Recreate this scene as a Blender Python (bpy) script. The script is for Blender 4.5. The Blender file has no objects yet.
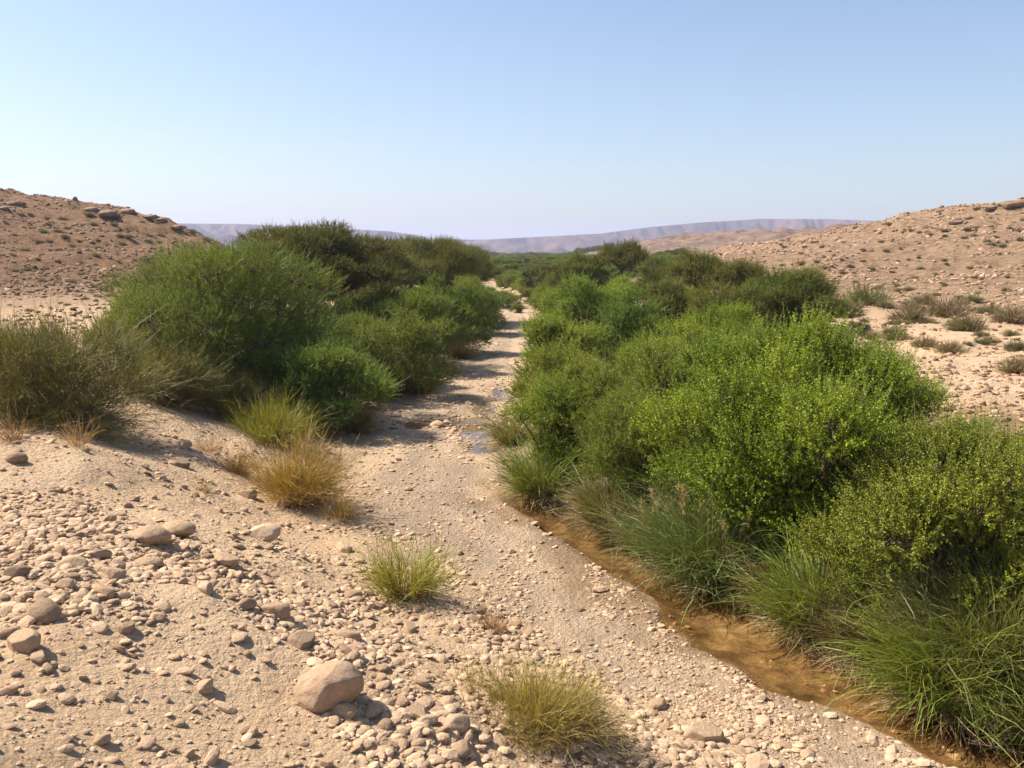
import bpy, math
import numpy as np
R = math.radians
C = bpy.context.scene.collection
scene = bpy.context.scene

# ------------------------------------------------------------------ camera maths
CAM_Z = 4.5; FPX = 887.0; PITCH = math.atan(134 / FPX)
cp, sp_ = math.cos(PITCH), math.sin(PITCH)
def ray(px, py):
    u = (px - 512) / FPX; v = (384 - py) / FPX
    return np.array([u, cp + v * sp_, -sp_ + v * cp])
def flat(px, py, z=0.0):
    d = ray(px, py); t = (z - CAM_Z) / d[2]
    return d[0] * t, d[1] * t

# ------------------------------------------------------------------ noise
def _hash(ix, iy, seed):
    n = (ix.astype(np.int64) * 374761393 + iy.astype(np.int64) * 668265263 + seed * 1442695041) & 0xFFFFFFFF
    n = ((n ^ (n >> 13)) * 1274126177) & 0xFFFFFFFF
    n = n ^ (n >> 16)
    return (n & 0xFFFFFF) / float(0xFFFFFF)
def vnoise(x, y, seed=0):
    ix = np.floor(x); iy = np.floor(y); fx = x - ix; fy = y - iy
    fx = fx * fx * (3 - 2 * fx); fy = fy * fy * (3 - 2 * fy)
    a = _hash(ix, iy, seed); b = _hash(ix + 1, iy, seed); c = _hash(ix, iy + 1, seed); d = _hash(ix + 1, iy + 1, seed)
    return (a * (1 - fx) + b * fx) * (1 - fy) + (c * (1 - fx) + d * fx) * fy - 0.5
def fbm(x, y, octs=4, seed=0, gain=0.5):
    s = 0; a = 1.0
    for o in range(octs):
        s = s + a * vnoise(x * 2 ** o + 17.3 * o, y * 2 ** o - 9.1 * o, seed + o); a *= gain
    return s
def sm(t):
    t = np.clip(t, 0, 1); return t * t * (3 - 2 * t)

# ------------------------------------------------------------------ terrain
def edge(pts):
    q = np.array([flat(a, b) for a, b in pts]); q = q[np.argsort(q[:, 1])]
    return q[:, 1], q[:, 0]
EL = edge([(760, 768), (640, 700), (480, 600), (400, 540), (345, 480), (335, 440), (372, 410), (425, 372), (468, 343), (490, 322), (491, 305), (484, 292), (486, 284), (484, 276)])
ER = edge([(1240, 830), (1060, 752), (960, 715), (875, 690), (800, 650), (740, 606), (640, 552), (590, 532), (545, 510), (497, 480), (492, 440), (506, 400), (521, 365), (534, 335), (540, 316), (522, 300), (500, 288), (494, 281), (489, 276)])
WL = edge([(1130, 830), (965, 768), (858, 718), (780, 687), (702, 648), (665, 615), (624, 580), (560, 535), (520, 512), (494, 499)])
ELy, ELx = EL; ERy, ERx = ER; WLy, WLx = WL
WATER_Y0, WATER_Y1 = WLy[0], WLy[-1]
CL_L = ([-400, 0, 70, 130, 170, 200, 222, 250, 300], [62, 55, 49, 41, 32, 19, 8, -8, -20])
CL_R = ([600, 650, 690, 740, 790, 840, 900, 960, 1024, 1400], [-18, -6, 1, 8, 15, 24, 34, 44, 53, 75])
CL_2 = ([380, 560, 590, 620, 650, 700, 760, 900], [-14, -14, -5, 0, 5, 9, 11, 10])
def lat(x, y):
    xl = np.interp(y, ELy, ELx); xr = np.interp(y, ERy, ERx)
    return xl - x, x - xr
def H(x, y):
    x = np.asarray(x, float); y = np.asarray(y, float)
    dl, dr = lat(x, y)
    r = np.hypot(x, y)
    p = 512 + 897 * x / np.maximum(y, 0.25 * np.abs(x) + .01)
    n1 = fbm(x * .33, y * .33, 3, 3); n2 = fbm(x * 1.5, y * 1.5, 4, 11)
    out = sm(np.maximum(dl, dr) / 3.0)
    z = 1.75 * sm((dl + .3 + n1 * .9) / 7.5) + 0.12 * sm(dl / 1.0)
    z = z + np.where(dr > 0, .85 * sm(dr / 2.6) + .6 * sm((dr - 2) / 9), 0)
    out = out * (1 - .8 * sm((y - 55) / 20) * sm((14 - np.abs(dl + .5)) / 6))
    z = z + out * n1 * np.where(dl > 0, .2, .34) * np.clip(1 - r / 400, .3, 1) + n2 * (.035 + .05 * out)
    z = z + 1.4 * sm((3.2 - y) / 3.2) * sm((3.5 - np.abs(x)) / 2)      # knoll under the photographer
    # water channel by the right bank
    wl = np.interp(y, WLy, WLx); xr = x + -dr
    c = .5 * (wl + xr + .5); hw = np.maximum(.5 * (xr + .5 - wl), .1)
    k = sm((1.3 - np.abs(x - c) / hw + n2 * .55 + vnoise(x * 2.3, y * 1.1, 67) * .5) / .95) * sm((y - 2) / 1.0) * sm((WATER_Y1 + .8 - y) / 1.2)
    z = z * (1 - .8 * k) - .17 * k
    # puddles further up the wash
    for (px_, py_, w_, l_) in PUD:
        qx, qy = flat(px_, py_)
        e = ((x - qx) / w_) ** 2 + ((y - qy) / l_) ** 2
        g_ = np.exp(-(e * .8) ** 2); z = z * (1 - g_) - .075 * g_ + n2 * .05 * g_
    # flat grazing plain then hills
    rough = fbm(x * .07, y * .07, 5, 21)
    rg = fbm(x * .35, y * .35, 3, 31)
    sw = fbm(x * .035 + 2, y * .035, 3, 77)
    for (cl, rb, D, on) in ((CL_L, 62, 140, p < 420), (CL_R, 56, 170, p >= 420)):
        e = np.interp(p, cl[0], cl[1]); zc = np.maximum(4.5 + e * D / 887.0 - 1.5, 0)
        t = np.clip((r + sw * 26 - rb) / (D - rb), 0, 1)
        s = t * t * (1.6 - .6 * t) * .45 + .55 * t
        s = s * (1 - .5 * sm((r - D) / 160))
        hz = zc * s
        # rock ledges near the crest
        st = hz * .55 + rg * .5; led = (np.floor(st) + sm((st - np.floor(st)) * 2.2) - st) * .75
        hz = hz + (rough * .8 + rg * .32 + led - .8) * sm(t * 3) * sm(zc / 4)
        z = z + np.where(on, hz, 0)
    z = z - .0058 * np.clip(r - 95, 0, 900)
    e = np.interp(p, CL_2[0], CL_2[1]); zc = np.maximum(4.5 + e * 520 / 887.0 + 2.5, 0)
    z = z + zc * sm((r - 330) / 190) * (1 - .6 * sm((r - 540) / 300)) * (1 + rough * .35)
    z = z * (1 - sm((r - 900) / 600)) - 4 * sm((r - 900) / 900)
    return z
PUD = [(455, 422, .85, .9), (482, 432, .55, 1.0), (418, 424, .4, .5), (484, 408, .35, 1.2), (484, 448, .35, .5), (500, 392, .25, 1.0)]
def at(px, py):
    d = ray(px, py); ts = np.geomspace(3.0, 900, 2600)
    z = CAM_Z + d[2] * ts; g = H(d[0] * ts, d[1] * ts)
    i = np.argmax(z < g)
    if not (z < g).any(): i = len(ts) - 1
    t = ts[i]; x, y = d[0] * t, d[1] * t
    return x, y, float(H(x, y))

# ------------------------------------------------------------------ mesh helpers
def mesh(name, v, f, mat, col=None, smooth=False, attrs=None):
    """v (n,3); f (m,k) int array or list of such arrays"""
    fs = f if isinstance(f, list) else [f]
    me = bpy.data.meshes.new(name)
    me.vertices.add(len(v)); me.vertices.foreach_set('co', np.asarray(v, np.float32).ravel())
    tot = np.concatenate([np.full(len(a), a.shape[1], np.int32) for a in fs])
    idx = np.concatenate([a.ravel() for a in fs]).astype(np.int32)
    me.loops.add(len(idx)); me.loops.foreach_set('vertex_index', idx)
    me.polygons.add(len(tot))
    st = np.concatenate([[0], np.cumsum(tot)[:-1]]).astype(np.int32)
    me.polygons.foreach_set('loop_start', st)
    me.polygons.foreach_set('use_smooth', np.full(len(tot), smooth, bool))
    me.update(calc_edges=True)
    if col is not None:
        a = me.attributes.new('tint', 'FLOAT_COLOR', 'POINT')
        c = np.ones((len(v), 4), np.float32); c[:, :3] = np.clip(col, 0, 1); a.data.foreach_set('color', c.ravel())
    for k_, w in (attrs or {}).items():
        a = me.attributes.new(k_, 'FLOAT', 'POINT'); a.data.foreach_set('value', np.asarray(w, np.float32))
    if mat: me.materials.append(mat)
    return me
def link(name, me, parent=None, loc=None):
    o = bpy.data.objects.new(name, me); C.objects.link(o)
    if parent: o.parent = parent
    if loc is not None: o.location = loc
    return o
def tag(o, label=None, cat=None, group=None, kind=None):
    if label: o['label'] = label
    if cat: o['category'] = cat
    if group: o['group'] = group
    if kind: o['kind'] = kind
    return o
def norm(a): return a / np.maximum(np.linalg.norm(a, axis=-1, keepdims=True), 1e-9)

def tubes(paths, radii, sides=5):
    """paths (N,K,3) radii (N,K)"""
    N, K, _ = paths.shape
    d = norm(paths[:, -1] - paths[:, 0]); ref = np.where(np.abs(d[:, 2:3]) > .8, [[1., 0, 0]], [[0, 0, 1.]])
    a = norm(np.cross(d, ref)); b = np.cross(d, a)
    th = np.arange(sides) * 2 * math.pi / sides
    off = a[:, None, None, :] * np.cos(th)[None, None, :, None] + b[:, None, None, :] * np.sin(th)[None, None, :, None]
    v = (paths[:, :, None, :] + off * radii[:, :, None, None]).reshape(-1, 3)
    n = np.arange(N)[:, None, None] * K * sides; k = np.arange(K - 1)[None, :, None] * sides; s = np.arange(sides)[None, None, :]
    s2 = (s + 1) % sides
    f = np.stack([n + k + s, n + k + s2, n + k + sides + s2, n + k + sides + s], -1).reshape(-1, 4)
    return v, f
def merge(parts):
    vs, fs, cs, o = [], [], [], 0
    for p in parts:
        vs.append(p[0]); fs.append(p[1] + o); o += len(p[0])
        if len(p) > 2: cs.append(p[2])
    return np.concatenate(vs), np.concatenate(fs), (np.concatenate(cs) if cs else None)

def leaves(rng, P, Dr, L, per, leafL, leafW, cols, curve=.25, spread=.8, bare=.05, tone=None):
    """shoots starting at P heading Dr, length L (N,), with `per` leaves each"""
    N = len(P)
    t = (np.arange(per)[None, :] + rng.random((N, per))) / per
    t = bare + (1 - bare) * t
    bend = norm(rng.normal(size=(N, 3)) + [0, 0, .3]) * curve
    pos = P[:, None] + Dr[:, None] * (t * L[:, None])[..., None] + bend[:, None] * (t ** 2 * L[:, None])[..., None]
    side = norm(np.cross(np.broadcast_to(Dr[:, None], (N, per, 3)), rng.normal(size=(N, per, 3))))
    ld = norm(Dr[:, None] * (1.1 - spread) + side * spread + rng.normal(size=(N, per, 3)) * .15)
    wd = norm(np.cross(ld, rng.normal(size=(N, per, 3))))
    nrm = np.cross(ld, wd)
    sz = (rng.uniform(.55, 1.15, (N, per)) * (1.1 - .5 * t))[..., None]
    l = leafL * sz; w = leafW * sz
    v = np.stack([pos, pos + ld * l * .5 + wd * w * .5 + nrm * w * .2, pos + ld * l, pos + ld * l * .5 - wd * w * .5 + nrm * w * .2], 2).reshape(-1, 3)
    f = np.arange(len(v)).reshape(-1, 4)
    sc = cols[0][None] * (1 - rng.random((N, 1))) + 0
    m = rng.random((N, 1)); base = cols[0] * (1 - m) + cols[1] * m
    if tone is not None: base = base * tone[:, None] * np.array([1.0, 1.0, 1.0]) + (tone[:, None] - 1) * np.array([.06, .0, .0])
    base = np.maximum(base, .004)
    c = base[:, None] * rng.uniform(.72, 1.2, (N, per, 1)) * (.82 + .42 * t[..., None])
    yel = (rng.random((N, per, 1)) < .05); c = np.where(yel, cols[2], c)
    c = np.repeat(c.reshape(-1, 3), 4, 0)
    # twig
    tt = np.linspace(0, 1, 4)
    tp = P[:, None] + Dr[:, None] * (tt[None] * L[:, None])[..., None] + bend[:, None] * (tt[None] ** 2 * L[:, None])[..., None]
    tr = np.broadcast_to(np.linspace(.0045, .0012, 4)[None], (N, 4)) * (leafL / .045 * .5 + .5)
    return (v, f, c), (tp, tr)

def bez(a, b, c, K):
    t = np.linspace(0, 1, K)[None, :, None]
    return a[:, None] * (1 - t) ** 2 + 2 * b[:, None] * t * (1 - t) + c[:, None] * t * t

def shrub_geo(rng, W, Hh, nclump=34, shoots=1500, per=22, leafL=.045, leafW=.018, shootL=.27, cols=None,
              fork=0.0, flatness=.6, up=.28, low=.12, trunk_r=.05, clump_r=.25, depthf=1.0, hollow=.0, spread=.8, curve=.25, wand=1.0):
    """clumped crown of leafy shoots on branching stems; W width, Hh height"""
    # clump centres in a lumpy half ellipsoid
    cs = []
    rx, rz = W / 2, Hh * (1 - low)
    k = 0
    while len(cs) < nclump:
        u = norm(rng.normal(size=3)); shr = low < .09
        if shr: u[2] = abs(u[2]) * (1 if rng.random() < .62 else -1)
        else: u[2] = abs(u[2]) * (1 if rng.random() < .75 else -.35)
        rr = rng.uniform(.45 + hollow, .82) if rng.random() < .85 else rng.uniform(.1, .5)
        lump = 1 + .22 * math.sin(3 * math.atan2(u[1], u[0]) + W * 7) + .12 * rng.normal() * .7
        c = np.array([u[0] * rx * rr * lump, u[1] * rx * rr * lump * depthf, (Hh * (.40 + .52 * u[2] * rr)) if shr else (Hh * low + rz * .42 + u[2] * rz * .58 * rr)])
        k += 1
        if k < 600 and any(np.linalg.norm((c - q) / [rx, rx, rz]) < .2 for q in cs): continue
        cs.append(c)
    cs = np.array(cs)
    cr = clump_r * rng.uniform(.65, 1.2, nclump) * min(W, Hh * 1.35) * .5
    flat3 = np.array([1, 1, flatness])
    ci = rng.choice(nclump, shoots, p=cr ** 2 / (cr ** 2).sum())
    u = norm(rng.normal(size=(shoots, 3)) + [0, 0, .35])
    rad = rng.uniform(.25, 1, shoots) ** .6
    P = cs[ci] + u * (cr[ci] * rad)[:, None] * flat3
    outw = norm(P - np.array([0, 0, Hh * .25]))
    D = norm(u * .5 + outw * .5 + np.array([0, 0, up]) + rng.normal(size=(shoots, 3)) * .28)
    L = shootL * rng.uniform(.5, 1.25, shoots)
    P[:, 2] = np.maximum(P[:, 2], .06)
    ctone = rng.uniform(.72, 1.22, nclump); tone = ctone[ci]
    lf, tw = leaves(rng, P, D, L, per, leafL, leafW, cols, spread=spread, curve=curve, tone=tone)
    # a few long wands sticking out of the outline
    nw = max(2, int(shoots * wand / 11))
    wi = rng.choice(shoots, nw)
    lf2, tw2 = leaves(rng, P[wi] + D[wi] * .1, norm(D[wi] + [0, 0, .35]), L[wi] * rng.uniform(1.1, 1.75, nw), int(per * 1.2), leafL * .8, leafW * .8, cols, spread=spread, curve=curve)
    # stems
    base = rng.normal(size=(nclump, 3)) * [W * .03, W * .03, 0] * (0.2 if fork else 1)
    fk = np.zeros((nclump, 3)); fk[:, 2] = fork
    start = base + fk
    mid = (start + cs) / 2 + np.array([0, 0, .12 * Hh]) * (1 if flatness < .5 else .3) + rng.normal(size=(nclump, 3)) * .05 * W
    mid[:, :2] *= .75 if not fork else .95
    p1 = bez(start, mid, cs, 8); p1[:, 1:-1] += rng.normal(size=(nclump, 6, 3)) * .015 * W
    r1 = np.linspace(1, .35, 8)[None] * trunk_r * rng.uniform(.35, .6, (nclump, 1))
    ns = 9 * nclump
    si = rng.integers(0, shoots, ns); cc = cs[ci[si]]
    m2 = (cc + P[si]) / 2 + rng.normal(size=(ns, 3)) * .05
    p2 = bez(cc, m2, P[si], 5); r2 = np.linspace(1, .3, 5)[None] * np.full((ns, 1), trunk_r * .16)
    parts = [tubes(p1, r1, 6), tubes(p2, r2, 4)]
    twc = np.array([.17, .15, .06]) * .6 + cols[0] * .4
    tg = [g_ + (np.tile(twc, (len(g_[0]), 1)),) for g_ in (tubes(tw[0], tw[1], 3), tubes(tw2[0], tw2[1], 3))]
    trunk = None
    if fork:
        K = 8; t = np.linspace(0, 1, K); pth = np.zeros((1, K, 3)); pth[0, :, 2] = t * (fork + .06) - .1 * (1 - t)
        pth[0, :, 0] = np.sin(t * 2.5) * .05 * W * .3; pth[0, -1, 0] *= .2
        trunk = tubes(pth, (1.25 - .45 * t ** .6)[None] * trunk_r, 9)
    v, f, c = merge([lf, lf2] + tg)
    sv, sf, _ = merge(parts)
    return (v, f, c), (sv, sf), trunk

def blades(rng, n, r0, tilt, bend, length, width, colb, colt, K=5, sub=0, subL=.5, basez=0.0, stretch=(1, 1), up_sub=0.2, jit=.25, thatch=.18):
    az = rng.uniform(0, 2 * math.pi, n); rr = r0 * np.sqrt(rng.random(n))
    base = np.stack([rr * np.cos(az) * stretch[0], rr * np.sin(az) * stretch[1], np.full(n, basez)], 1)
    az = az + rng.normal(size=n) * .6
    tl = np.abs(tilt * rng.random(n) ** .7 + rng.normal(size=n) * .06)
    nt_ = 26; ti = rng.integers(0, nt_, n); taz = rng.uniform(0, 6.28, nt_); ttl = tilt * rng.random(nt_) ** .6; tL = rng.uniform(.6, 1.12, nt_)
    q = rng.random(n) < .72
    az = np.where(q, taz[ti] + rng.normal(size=n) * .30, az); tl = np.where(q, np.abs(ttl[ti] + rng.normal(size=n) * .17), tl)
    tb = np.stack([np.cos(taz[ti]), np.sin(taz[ti])], 1) * (r0 * .75 * np.clip(ttl[ti] / max(tilt, .1), .1, 1))[:, None] * np.array(stretch)
    base[:, :2] = np.where(q[:, None], tb + base[:, :2] * .35, base[:, :2])
    bd = bend * rng.uniform(.2, 1.2, n); Ls = length * rng.uniform(.45, 1.1, n) * np.where(q, tL[ti], 1)
    dead = rng.random(n) < thatch
    tl = np.where(dead, rng.uniform(1.1, 1.65, n), tl); Ls = np.where(dead, Ls * .7, Ls); colv = np.where(dead[:, None], np.array([.34, .24, .13]), colt)
    def run(base, az, tl, bd, Ls, wd, K, cb, ct):
        m = len(base); t = np.linspace(0, 1, K + 1)
        th = tl[:, None] + bd[:, None] * t[None, :-1] ** 1.4
        azz = az[:, None] + rng.normal(size=(m, 1)) * .5 * t[None, :-1] + rng.normal(size=(m, K)) * jit * .5
        th = th + rng.normal(size=(m, K)) * jit * .4
        seg = np.stack([np.sin(th) * np.cos(azz), np.sin(th) * np.sin(azz), np.cos(th)], -1) * (Ls / K)[:, None, None]
        pts = np.concatenate([base[:, None], base[:, None] + np.cumsum(seg, 1)], 1)
        pts[..., 2] = np.maximum(pts[..., 2], -.12)
        wdir = norm(np.cross(pts[:, -1] - pts[:, 0] + 1e-6, rng.normal(size=(m, 3))))
        w = (wd * rng.uniform(.6, 1.3, m))[:, None] * (1 - t ** 2 * .92)[None]
        v = np.stack([pts + wdir[:, None] * w[..., None] * .5, pts - wdir[:, None] * w[..., None] * .5], 2).reshape(-1, 3)
        i = np.arange(m)[:, None] * (K + 1) * 2 + np.arange(K)[None] * 2
        f = np.stack([i, i + 1, i + 3, i + 2], -1).reshape(-1, 4)
        mm = np.clip(t[None, :, None] * 1.25 + rng.normal(size=(m, 1, 1)) * .28, 0, 1)
        ct = ct if ct.ndim == 1 else ct[:, None, :]
        c = (cb * (1 - mm) + ct * mm) * rng.uniform(.7, 1.3, (m, 1, 1))
        return pts, (v, f, np.repeat(c.reshape(-1, 3), 2, 0)), azz, th
    pts, g, azz, th = run(base, az, tl, bd, Ls, width, K, colb, colv)
    out = [g]
    if sub:
        pi = np.repeat(np.arange(n), sub); k = rng.integers(max(1, K // 3), K, len(pi))
        b2 = pts[pi, k]; a2 = azz[pi, k - 1] + rng.normal(size=len(pi)) * .7
        t2 = np.clip(th[pi, k - 1] + rng.normal(size=len(pi)) * .35 - up_sub, 0, 2.4)
        cm = colb * .35 + colt * .65; ct2 = colv[pi]
        _, g2, _, _ = run(b2, a2, t2, np.full(len(pi), bend * .5), Ls[pi] * subL * rng.uniform(.5, 1.1, len(pi)), width * .75, K, cm, ct2)
        out.append(g2)
    return merge(out)

# ------------------------------------------------------------------ materials
def newmat(name):
    m = bpy.data.materials.new(name); m.use_nodes = True; nt = m.node_tree; nt.nodes.clear()
    return m, nt, nt.nodes, nt.links
def ramp(nt, fac, stops):
    r = nt.nodes.new('ShaderNodeValToRGB'); e = r.color_ramp.elements
    while len(e) < len(stops): e.new(.5)
    for i, (p, c) in enumerate(stops):
        e[i].position = p; e[i].color = (*c, 1) if len(c) == 3 else c
    nt.links.new(fac, r.inputs[0]); return r.outputs[0]
def tex(nt, kind, scale, **kw):
    tc = nt.nodes.new('ShaderNodeTexCoord'); n = nt.nodes.new('ShaderNodeTex' + kind); n.inputs['Scale'].default_value = scale
    for k, v in kw.items():
        if k in n.inputs: n.inputs[k].default_value = v
        else: setattr(n, k, v)
    nt.links.new(tc.outputs['Object'], n.inputs['Vector']); return n
def mix(nt, fac, a, b, mode='MIX'):
    m = nt.nodes.new('ShaderNodeMix'); m.data_type = 'RGBA'; m.blend_type = mode
    for s, v in ((0, fac), (6, a), (7, b)):
        if hasattr(v, 'links') or isinstance(v, bpy.types.NodeSocket): nt.links.new(v, m.inputs[s])
        else: m.inputs[s].default_value = v if s == 0 else (*v, 1)
    return m.outputs[2]
def math_(nt, op, a, b=0.0):
    m = nt.nodes.new('ShaderNodeMath'); m.operation = op
    for i, v in enumerate((a, b)):
        if isinstance(v, bpy.types.NodeSocket): nt.links.new(v, m.inputs[i])
        else: m.inputs[i].default_value = v
    return m.outputs[0]
def attr(nt, n):
    a = nt.nodes.new('ShaderNodeAttribute'); a.attribute_name = n; return a

def foliage_mat(name, trans=.35, rough=.55, spec=.25, var=.22):
    m, nt, N, L = newmat(name)
    t = attr(nt, 'tint').outputs['Color']
    oi = N.new('ShaderNodeObjectInfo')
    hsv = N.new('ShaderNodeHueSaturation'); L.new(t, hsv.inputs['Color'])
    L.new(math_(nt, 'ADD', math_(nt, 'MULTIPLY', oi.outputs['Random'], .03), .485), hsv.inputs['Hue'])
    L.new(math_(nt, 'ADD', math_(nt, 'MULTIPLY', oi.outputs['Random'], var), 1 - var / 2), hsv.inputs['Value'])
    p = N.new('ShaderNodeBsdfPrincipled'); L.new(hsv.outputs[0], p.inputs['Base Color'])
    p.inputs['Roughness'].default_value = rough; p.inputs['Specular IOR Level'].default_value = spec
    tr = N.new('ShaderNodeBsdfTranslucent')
    g = N.new('ShaderNodeMix'); g.data_type = 'RGBA'; g.blend_type = 'MULTIPLY'; g.inputs[0].default_value = 1
    L.new(hsv.outputs[0], g.inputs[6]); g.inputs[7].default_value = (1.4, 1.35, .5, 1); L.new(g.outputs[2], tr.inputs[0])
    ms = N.new('ShaderNodeMixShader'); ms.inputs[0].default_value = trans
    L.new(p.outputs[0], ms.inputs[1]); L.new(tr.outputs[0], ms.inputs[2])
    o = N.new('ShaderNodeOutputMaterial'); L.new(ms.outputs[0], o.inputs[0]); return m
M_leaf = foliage_mat('leaf', .29, .5, .3)
M_grass = foliage_mat('grass_blade', .22, .5, .3)
def bark_mat():
    m, nt, N, L = newmat('bark')
    n = tex(nt, 'Noise', 14, Detail=5)
    c = ramp(nt, n.outputs[0], [(.3, (.05, .035, .024)), (.7, (.17, .125, .085))])
    p = N.new('ShaderNodeBsdfPrincipled'); L.new(c, p.inputs[0]); p.inputs['Roughness'].default_value = .85
    b = N.new('ShaderNodeBump'); b.inputs['Strength'].default_value = .6; b.inputs['Distance'].default_value = .02
    L.new(n.outputs[0], b.inputs['Height']); L.new(b.outputs[0], p.inputs['Normal'])
    o = N.new('ShaderNodeOutputMaterial'); L.new(p.outputs[0], o.inputs[0]); return m
M_bark = bark_mat()

def rock_mat(name='limestone', inst=True, dark=None):
    m, nt, N, L = newmat(name)
    a = tex(nt, 'Noise', 5, Detail=8, Roughness=.65); b = tex(nt, 'Noise', 34, Detail=6, Roughness=.7)
    c = ramp(nt, a.outputs[0], [(.3, (.33, .225, .145)), (.5, (.44, .315, .215)), (.72, (.56, .43, .31))])
    c = mix(nt, .35, c, ramp(nt, b.outputs[0], [(.3, (.25, .175, .12)), (.65, (.56, .43, .31))]))
    if inst:
        oi = N.new('ShaderNodeObjectInfo'); fac = oi.outputs['Random']
    else:
        fac = attr(nt, 'rnd').outputs['Fac']
    c2 = mix(nt, 1.0, c, ramp(nt, fac, dark or [(0, (.66, .62, .58)), (.3, (.92, .86, .79)), (.65, (1.08, 1.03, .95)), (1, (1.3, 1.28, 1.2))]), 'MULTIPLY')
    p = N.new('ShaderNodeBsdfPrincipled'); L.new(c2, p.inputs[0]); p.inputs['Roughness'].default_value = .9; p.inputs['Specular IOR Level'].default_value = .2
    bm = N.new('ShaderNodeBump'); bm.inputs['Strength'].default_value = .75; bm.inputs['Distance'].default_value = .035
    L.new(math_(nt, 'ADD', a.outputs[0], math_(nt, 'MULTIPLY', b.outputs[0], .4)), bm.inputs['Height']); L.new(bm.outputs[0], p.inputs['Normal'])
    o = N.new('ShaderNodeOutputMaterial'); L.new(p.outputs[0], o.inputs[0]); return m
M_rock = rock_mat(); M_grav = rock_mat('gravel', False); M_scree = rock_mat('scree', False, [(0, (.38, .33, .3)), (.35, (.62, .55, .5)), (.7, (.85, .78, .72)), (1, (1.08, 1.0, .95))]); M_brown_shade = rock_mat('brown_shaded_scree', False, [(0, (.22, .18, .15)), (.35, (.44, .37, .31)), (.7, (.68, .58, .50)), (1, (.95, .86, .78))]); M_boulder = rock_mat('weathered_boulder', True, [(0, (.90, .86, .80)), (1, (.92, .88, .82))]); M_ledge = rock_mat('ledge_rock', True, [(0, (.42, .38, .35)), (1, (.62, .55, .5))])  # left hill rubble: brown stone with the slope's shade mixed into the tint

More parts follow.
